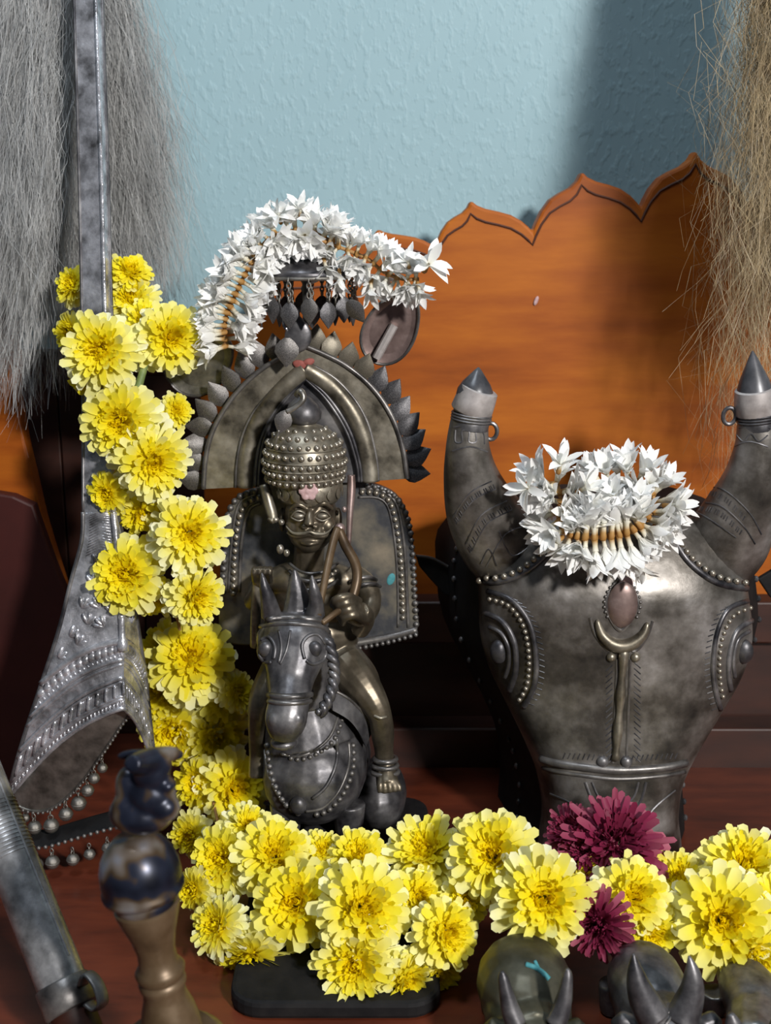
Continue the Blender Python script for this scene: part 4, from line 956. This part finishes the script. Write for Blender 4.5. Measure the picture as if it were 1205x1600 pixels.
# ------------------------------------------------------------------ flowers
def strip_petal(mb, base, out, up, L, W, curl, cup, tone0, tone1, tip=1.0, stn=5, phase=0.0):
    """one strap petal: base point, outward and upward unit vectors"""
    side = out.cross(up); prof = [.36, .66, .92, 1.04, .84]; vs = []; fs = []; cs = []
    for i in range(stn):
        u = i/(stn-1); a = curl*u
        p = base + out*(L*u*math.cos(a)) + up*(L*u*math.sin(a))
        nn = up*math.cos(a) - out*math.sin(a)
        wv = W*prof[i]*.5
        for j in (-1, 0, 1):
            vs.append(p + side*(wv*j) + nn*(cup*wv*abs(j))); cs.append(tone0+(tone1-tone0)*u)
    a = curl; tipv = base + out*(L*(1+.055*tip)*math.cos(a)) + up*(L*(1+.055*tip)*math.sin(a)); vs.append(tipv); cs.append(tone1)
    for i in range(stn-1):
        for j in range(2): q = i*3+j; fs.append((q, q+1, q+4, q+3))
    q = (stn-1)*3; fs += [(q, q+1, len(vs)-1), (q+1, q+2, len(vs)-1)]
    mb.add(vs, fs, cs)
Z = Vector((0, 0, 1))
def mum(name, seed, mt, pale=1.0, full=1.0, wid=1.0):
    r = random.Random(seed); mb = MB()
    layers = [(20, -22, 1.0, .25), (22, -6, 1.02, .26), (22, 9, .98, .25), (20, 23, .88, .23), (20, 37, .74, .20), (18, 52, .58, .17)]
    for li, (n, el, L, W) in enumerate(layers):
        off = r.uniform(0, 1)
        for i in range(n):
            if r.random() > full: continue
            a = 2*math.pi*(i+off+r.uniform(-.22, .22))/n; e = math.radians(el+r.uniform(-9, 9))
            rad = Vector((math.cos(a), math.sin(a), 0)); out = rad*math.cos(e)+Z*math.sin(e); up = -rad*math.sin(e)+Z*math.cos(e)
            l = L*r.uniform(.80, 1.08); t1 = pale*(1-.12*li)*r.uniform(.8, 1.15); t0 = .52-.085*li
            strip_petal(mb, rad*.10+Z*(.02+.04*li), out, up, l*.92, W*wid*r.uniform(.82, 1.12), r.uniform(-.45, .22), r.uniform(.15, .55), max(0, t0), min(1, max(t0, t1)))
    me = mb.mesh(name, tone=True); me.materials.append(M[mt])
    cb = MB()
    for i in range(70):
        f = math.sqrt((i+.5)/70); a = i*2.39996; rad = Vector((math.cos(a), math.sin(a), 0)); e = math.radians(88-38*f+r.uniform(-8, 8))
        out = rad*math.cos(e)+Z*math.sin(e); up = -rad*math.sin(e)+Z*math.cos(e)
        strip_petal(cb, rad*(.28*f)+Z*.10, out, up, (.36-.0*f+.16*f)*r.uniform(.85, 1.1), .105*wid, r.uniform(-.1, .5), .8, .0, (.10+.32*f)*pale*.8 if mt == 'yellow' else .3+.3*f, stn=3)
    cm = cb.mesh(name+'_centre', tone=True); cm.materials.append(M[mt])
    gb = MB(); gb.lathe([(.05, -.42), (.06, -.28), (.20, -.20), (.27, -.08), (.2, .06), (.05, .1)], (0, 0, 0), (0, 0, 1), 12); gm = gb.mesh(name+'_calyx'); gm.materials.append(M['green'])
    return me, cm, gm
YM = [mum('chrysanthemum', s, 'yellow', p, f, w_) for s, p, f, w_ in ((1, 1.0, 1, 1), (2, .9, .96, 1.05), (3, 1.1, .97, .92), (4, .75, .95, 1.1))]
RM = [mum('maroon_chrysanthemum', s, 'maroon', 1.0, 1, .62) for s in (11, 12)]
def flower(parent, kind, px, py, Y, r, face=(0, 0), k=None, name='chrysanthemum'):
    """face: (sideways, upward) lean of the flower's axis in tenths, 0,0 looks at the camera"""
    me, cm, gm = kind; p = P(px, py, Y); s = r*sc(px, py, Y)*1.08
    d = nrm(nrm(CAM-p) + Vector((face[0], 0, face[1])))
    q = d.to_track_quat('Z', 'Y') @ Quaternion((0, 0, 1), random.uniform(0, 6.28))
    o = inst(me, name, parent, p - d*s*.25, q, s); ORG[o.name] = Vector((0, 0, 0))
    for m_, nm in ((cm, 'flower_centre'), (gm, 'calyx')):
        c = bpy.data.objects.new(nm, m_); COL.objects.link(c); c.parent = o
    return o
GA = thing('flower_garland', 'long yellow chrysanthemum garland with maroon blooms, winding around the statue base', 'garland', P(330, 1440, -.12))
F = [  # px, py, Y, r, lean sideways, lean up, variant
 (112, 445, .075, 32, -.9, .5, 1), (110, 520, .066, 34, -1.0, .1, 0), (203, 424, .070, 34, .3, 1.0, 3), (205, 468, .064, 42, -.2, .6, 2), (140, 590, .030, 40, -.6, -.6, 3),
 (157, 548, .016, 60, -.25, .1, 2), (268, 528, .030, 54, .25, .05, 0), (228, 500, .045, 34, .2, .5, 3), (187, 658, .006, 62, -.25, -.05, 0), (240, 722, -.002, 60, .35, -.15, 2), (276, 642, .030, 28, .8, .3, 1),
 (168, 772, .004, 34, -.6, -.2, 3), (222, 802, .012, 36, .2, -.5, 3), (298, 834, -.012, 60, .25, .05, 2), (196, 897, -.010, 58, -.3, 0, 1), (262, 800, .010, 34, 0, .6, 1), (308, 932, -.016, 46, .6, -.1, 0), (245, 935, .0, 32, 0, -.5, 3),
 (300, 1028, .036, 64, .0, .45, 1), (248, 1078, .058, 58, -.4, -.1, 0), (352, 1088, .060, 46, .7, .1, 1), (270, 1142, .052, 58, -.3, -.4, 1), (340, 1148, .056, 56, .4, -.3, 0), (254, 1012, .062, 44, -.7, .4, 3), (372, 1080, .036, 32, .9, .2, 0),
 (308, 1226, .026, 42, -.7, .0, 3), (366, 1232, .022, 58, .2, -.15, 0), (298, 1308, -.030, 36, -.6, -.4, 1), (345, 1342, -.080, 54, -.5, .1, 1), (388, 1290, -.064, 38, .4, .6, 2),
 (428, 1335, -.088, 62, .15, .5, 0), (462, 1410, -.120, 64, -.2, .1, 3), (338, 1446, -.118, 46, -.8, .1, 2), (392, 1500, -.124, 54, -.4, -.9, 1), (300, 1390, -.09, 34, -.8, -.3, 1),
 (560, 1338, -.088, 46, .1, .6, 1), (568, 1418, -.138, 74, .15, .15, 0), (556, 1508, -.156, 66, -.2, -.25, 2), (664, 1330, -.086, 62, -.2, .7, 2), (655, 1400, -.118, 44, .4, .1, 1),
 (700, 1458, -.146, 54, .5, -.05, 1), (636, 1530, -.156, 44, .4, -.6, 0), (728, 1405, -.120, 40, .3, .2, 1), (505, 1330, -.078, 36, 0, .8, 2), (690, 1520, -.140, 40, .5, -.6, 1),
 (770, 1335, -.120, 70, -.12, .15, 0), (850, 1405, -.152, 78, .10, .05, 2), (990, 1400, -.140, 60, .35, .1, 0), (1018, 1455, -.146, 44, .3, -.4, 1), (1062, 1372, -.112, 48, -.1, .6, 2),
 (1165, 1350, -.110, 66, .2, .55, 2), (1130, 1438, -.150, 82, .08, .05, 0), (1178, 1492, -.160, 52, .3, -.6, 1), (1225, 1420, -.140, 60, .6, 0, 3), (928, 1380, -.116, 46, -.4, .4, 1)]
for (px, py, Y, r, lx, ly, vr) in F: flower(GA, YM[vr], px, py, Y, r, (lx, ly))
for i, (px, py, Y, r, lx, ly) in enumerate([(965, 1312, -.100, 80, .15, .65), (890, 1298, -.088, 44, -.8, .6), (932, 1446, -.158, 56, -.3, -.35), (915, 1330, -.104, 44, -.5, .4)]): flower(GA, RM[i % 2], px, py, Y, r, (lx, ly), name='maroon_chrysanthemum')
strp = [(112, 445, .085), (150, 440, .088), (205, 455, .08), (225, 500, .06), (190, 560, .05), (165, 600, .035), (205, 680, .025), (235, 760, .014), (260, 830, .005), (245, 900, .008), (275, 960, .045), (290, 1040, .050), (295, 1110, .066), (325, 1180, .050), (335, 1260, .01), (360, 1330, -.07), (440, 1380, -.09), (560, 1410, -.11), (680, 1410, -.11), (780, 1370, -.11), (880, 1390, -.12), (990, 1390, -.12), (1090, 1400, -.12), (1220, 1410, -.125)]
mb = MB(); mb.tube([P(*a) for a in catmull(strp, 6)], .0012, 6); part(mb, 'garland_string', M['string'], GA, ang=0)
mb = MB(); mb.L([(228, 562, .03, 6), (222, 585, .026, 6), (214, 612, .022, 6.5)], 8); part(mb, 'flower_stem', M['green'], GA, ang=0, label='short green stem')

def tuberose(seed, opened):
    r = random.Random(seed); mb = MB(); n = 7
    tb = [(.035, 0, 0), (.075, .02, .02), (.085, .10, .08), (.070, .18, .2), (.060, .3, .34), (.075, .42, .5)]
    vs = []; fs = []; cs = []
    for rr, h, tn in tb:
        for j in range(n): a = 2*math.pi*j/n; vs.append((rr*math.cos(a), rr*math.sin(a), h)); cs.append(tn)
    for i in range(len(tb)-1):
        for j in range(n): k = (j+1) % n; fs.append((i*n+j, i*n+k, (i+1)*n+k, (i+1)*n+j))
    fs.append(tuple(range(n-1, -1, -1))); mb.add(vs, fs, cs)
    for ring, (m, el, L) in enumerate(((5, 90-opened, .78), (3, 90-opened*.45, .72))):
        for i in range(m):
            a = 2*math.pi*(i+.5*ring+r.uniform(-.15, .15))/m; e = math.radians(el+r.uniform(-12, 12)); rad = Vector((math.cos(a), math.sin(a), 0))
            out = rad*math.cos(e)+Z*math.sin(e); up = -rad*math.sin(e)+Z*math.cos(e)
            W = .27*r.uniform(.85, 1.15); side = out.cross(up); st = [(0, .30), (.2, .75), (.45, 1.0), (.7, .86), (.88, .45)]
            vs = []; fs = []; cs = []; cv = r.uniform(-.5, .15)
            for u, wv in st:
                b = cv*u; p = rad*.04+Z*.40+out*(L*u*math.cos(b))+up*(L*u*math.sin(b))
                for j in (-1, 0, 1): vs.append(p+side*(W*wv*.5*j)+up*(.16*W*abs(j)*wv)); cs.append(.5+.5*u)
            vs.append(rad*.04+Z*.40+out*(L*math.cos(cv))+up*(L*math.sin(cv))); cs.append(1)
            for q in range(4):
                for j in range(2): k = q*3+j; fs.append((k, k+1, k+4, k+3))
            fs += [(12, 13, 15), (13, 14, 15)]; mb.add(vs, fs, cs)
    me = mb.mesh('tuberose', tone=True); me.materials.append(M['white']); return me
TB = [tuberose(s, o) for s, o in ((1, 16), (2, 26), (3, 42), (4, 68))]
def strand(parent, path, step, length, kinds, spread=1.0, per=2, up_bias=0.0, axisjit=.35, only=None):
    """blossoms tied in opposite pairs along a string; path of (px,py,Y)"""
    pts_ = [P(*a) for a in catmull(path, 8)]
    mb = MB(); mb.tube(pts_, .0014, 6); part(mb, 'garland_string', M['string'], parent, ang=0)
    pos = along(pts_, step)
    for i, p in enumerate(pos):
        tg = nrm(pos[min(i+1, len(pos)-1)]-pos[max(i-1, 0)]); view = nrm(CAM-p); sd = nrm(tg.cross(view)); vw = nrm(sd.cross(tg))
        for j in range(per):
            base = (0 if j % 2 else math.pi) if only is None else (0 if only > 0 else math.pi)
            a = base + random.uniform(-1.0, 1.0)*spread
            d = sd*math.cos(a)+vw*(abs(math.sin(a)) if random.random() < .8 else -abs(math.sin(a)))
            d = nrm(d + tg*random.uniform(-axisjit, axisjit) + Vector((0, 0, up_bias)))
            q = d.to_track_quat('Z', 'Y') @ Quaternion((0, 0, 1), random.uniform(0, 6.28))
            inst(random.choice([TB[k] for k in kinds]), 'tuberose', parent, p - d*length*.10 + vw*length*.06*(j % 3), q, length*random.uniform(.82, 1.12))
G1 = thing('white_flower_garland', 'white tuberose garland draped over the umbrella above the statue', 'garland', P(478, 420, .04))
strand(G1, [(352, 540, .038), (352, 500, .036), (368, 460, .032), (385, 425, .030), (405, 392, .030)], .0048, .0225, (0, 0, 1), .7, 3, 0, .2)
strand(G1, [(392, 410, .036), (415, 378, .040), (445, 362, .040), (485, 362, .042), (520, 378, .044)], .0066, .0215, (0, 1, 2, 2), 1.0, 4, .2)
strand(G1, [(500, 375, .040), (545, 392, .042), (575, 405, .044), (600, 425, .046), (630, 436, .048), (655, 436, .048)], .0066, .0200, (0, 1, 1, 2), 1.0, 4, 0)
for (x, y, dx, dz, kd, s_) in [(662, 425, .35, .6, 3, .024), (652, 440, .2, -.8, 1, .018), (640, 420, -.2, .9, 2, .017), (430, 410, -.5, -.6, 2, .022), (505, 402, .3, -.9, 2, .020), (530, 420, .1, -1, 0, .018), (580, 435, 0, -1, 1, .02), (420, 400, -.9, .2, 2, .02), (470, 340, 0, 1, 2, .017), (440, 350, -.4, .9, 3, .018)]:
    d = nrm(Vector((dx, -.75, dz))); inst(TB[kd], 'tuberose', G1, P(x, y, .036), d.to_track_quat('Z', 'Y'), s_)
G2 = thing('white_flower_coil', 'coiled white tuberose garland sitting between the bull horns', 'garland', P(930, 850, -.02))
strand(G2, [(905, 838, -.036), (925, 840, -.040), (950, 838, -.040), (975, 834, -.038), (1000, 822, -.034)], .0052, .0262, (0, 0, 1), .5, 3, 0, .2)
strand(G2, [(1000, 820, -.032), (1022, 795, -.024), (1015, 765, -.016), (985, 750, -.010), (950, 752, -.008), (930, 765, -.012)], .0066, .0240, (0, 0, 1, 2), 1.2, 4, .06, .3)
strand(G2, [(908, 842, -.034), (882, 832, -.030), (872, 805, -.026), (876, 778, -.020), (868, 756, -.014), (845, 760, -.008)], .0066, .0238, (0, 0, 1, 2), 1.2, 4, 0, .3)
for (x, y, dx, dz, kd, s_) in [(905, 790, .5, .2, 1, .024), (900, 770, .6, .5, 2, .022), (880, 838, -.5, -.3, 3, .022), (1020, 820, .8, -.4, 2, .022), (990, 860, .3, -.9, 1, .022), (960, 790, -.2, .8, 0, .022), (985, 795, .2, .9, 0, .022), (940, 810, 0, .9, 1, .020), (840, 765, -.9, .3, 3, .022), (872, 740, .1, .9, 2, .022), (1035, 790, .9, .2, 2, .022)]:
    d = nrm(Vector((dx, -.6, dz))); inst(TB[kd], 'tuberose', G2, P(x, y, -.030), d.to_track_quat('Z', 'Y'), s_)

# ------------------------------------------------------------------ hair whisks
def hair(name, parent, mt, roots, tips, wav, rad, npt=14, label=None, freq=(1.5, 5), sag=.0):
    """thin fibres from roots to tips"""
    n = len(roots); u = np.linspace(0, 1, npt)[None, :, None]; R0 = roots[:, None, :]; T0 = tips[:, None, :]
    pts_ = R0*(1-u)+T0*u
    for k in range(3):
        fr = rng.uniform(freq[0], freq[1], (n, 1, 1))*(k+1)*.7; ph = rng.uniform(0, 6.28, (n, 1, 3)); am = rng.normal(0, wav/(k+1), (n, 1, 3))
        pts_ = pts_ + am*np.sin(fr*u*6.28/2+ph)*np.minimum(1, u*2.5)
    r = (rad*rng.uniform(.6, 1.3, (n, 1)))*(1-.55*np.linspace(0, 1, npt)[None, :])
    az = rng.uniform(-.9, .9, n); wd = np.stack([np.cos(az), np.sin(az), np.zeros(n)], 1)   # each strand is a flat fibre turned its own way
    V = pts_[:, :, None, :] + r[:, :, None, None]*wd[:, None, None, :]*np.array([-1., 1.])[None, None, :, None]
    V = V.reshape(-1, 3) - np.array(ORG[parent.name])
    i0 = (np.arange(n)[:, None]*npt+np.arange(npt-1)[None, :]).reshape(-1)*2
    fs = np.stack([i0, i0+1, i0+3, i0+2], 1)
    me = bpy.data.meshes.new(name); me.vertices.add(len(V)); me.vertices.foreach_set('co', V.astype(np.float32).ravel())
    me.loops.add(fs.size); me.loops.foreach_set('vertex_index', fs.astype(np.int32).ravel()); me.polygons.add(len(fs))
    me.polygons.foreach_set('loop_start', np.arange(0, fs.size, 4, dtype=np.int32)); me.update(calc_edges=True); me.validate()
    me.polygons.foreach_set('use_smooth', np.ones(len(fs), bool))
    me.materials.append(M[mt]); o = bpy.data.objects.new(name, me); COL.objects.link(o); o.parent = parent; o['kind'] = 'stuff'; ORG[o.name] = ORG[parent.name]
    return o
def PP(px, py, Y): return np.array([list(P(a, b, c)) for a, b, c in zip(px, py, Y)])
def handle(t, px, py, Y, kdir):
    a = P(px, py, Y); d = nrm(Vector(kdir)); mb = MB()
    mb.lathe([(.012, -.02), (.024, -.01), (.026, .01), (.016, .03), (.013, .06), (.015, .10), (.013, .14), (.017, .155), (.008, .165)], a, d, 24); part(mb, 'whisk_handle', M['bright2'], t, ang=50)
    e = a+d*.15; mb = MB(); mb.tube([e, Vector((e.x, (e.y+.3)/2, e.z+.006)), Vector((e.x, .305, e.z+.004))], .003, 8); part(mb, 'wall_nail', M['steel'], t)
# grey whisk
t = thing('hair_whisk', 'large grey hair fly whisk hanging on the blue wall behind the silver staff', 'whisk', P(60, 600, .22))
hx, hy = 80, -330
N = 12000; px = rng.normal(hx, 30, N); roots = PP(px, rng.normal(hy, 12, N), rng.normal(.235, .012, N))
sp = rng.random(N); tx = -130+sp*405+rng.normal(0, 14, N)
ty = np.where(tx < 60, 340+300*rng.random(N)**1.6, np.where(tx < 140, 300+300*rng.random(N)**1.5, 260+260*rng.random(N))) - np.maximum(0, tx-230)*1.0
tips = PP(tx, ty, np.where(tx < 70, rng.uniform(.085, .125, N), rng.uniform(.165, .222, N)))
hair('grey_hair', t, 'hair_grey', roots, tips, .012, .00018, 11)
handle(t, hx, hy, .235, (0, .02, 1))
# tan whisk
t = thing('hair_whisk', 'tan hair fly whisk hanging over the board above the bull horn', 'whisk', P(1230, 700, .1))
hx, hy = 1296, -420
N = 5600; roots = PP(rng.normal(1296, 46, N), rng.normal(hy, 12, N), rng.normal(.12, .012, N))
core = rng.random(N) < .80; tx = np.where(core, rng.normal(1280, 62, N), rng.uniform(1112, 1290, N)); ty = np.where(core, rng.uniform(150, 520, N), rng.uniform(260, 800, N)); tips = PP(tx, ty, rng.uniform(.02, .16, N))
hair('tan_hair', t, 'hair_tan', roots, tips, .016, .00019, 16, freq=(2, 11))
handle(t, hx, hy, .12, (.03, .05, 1))
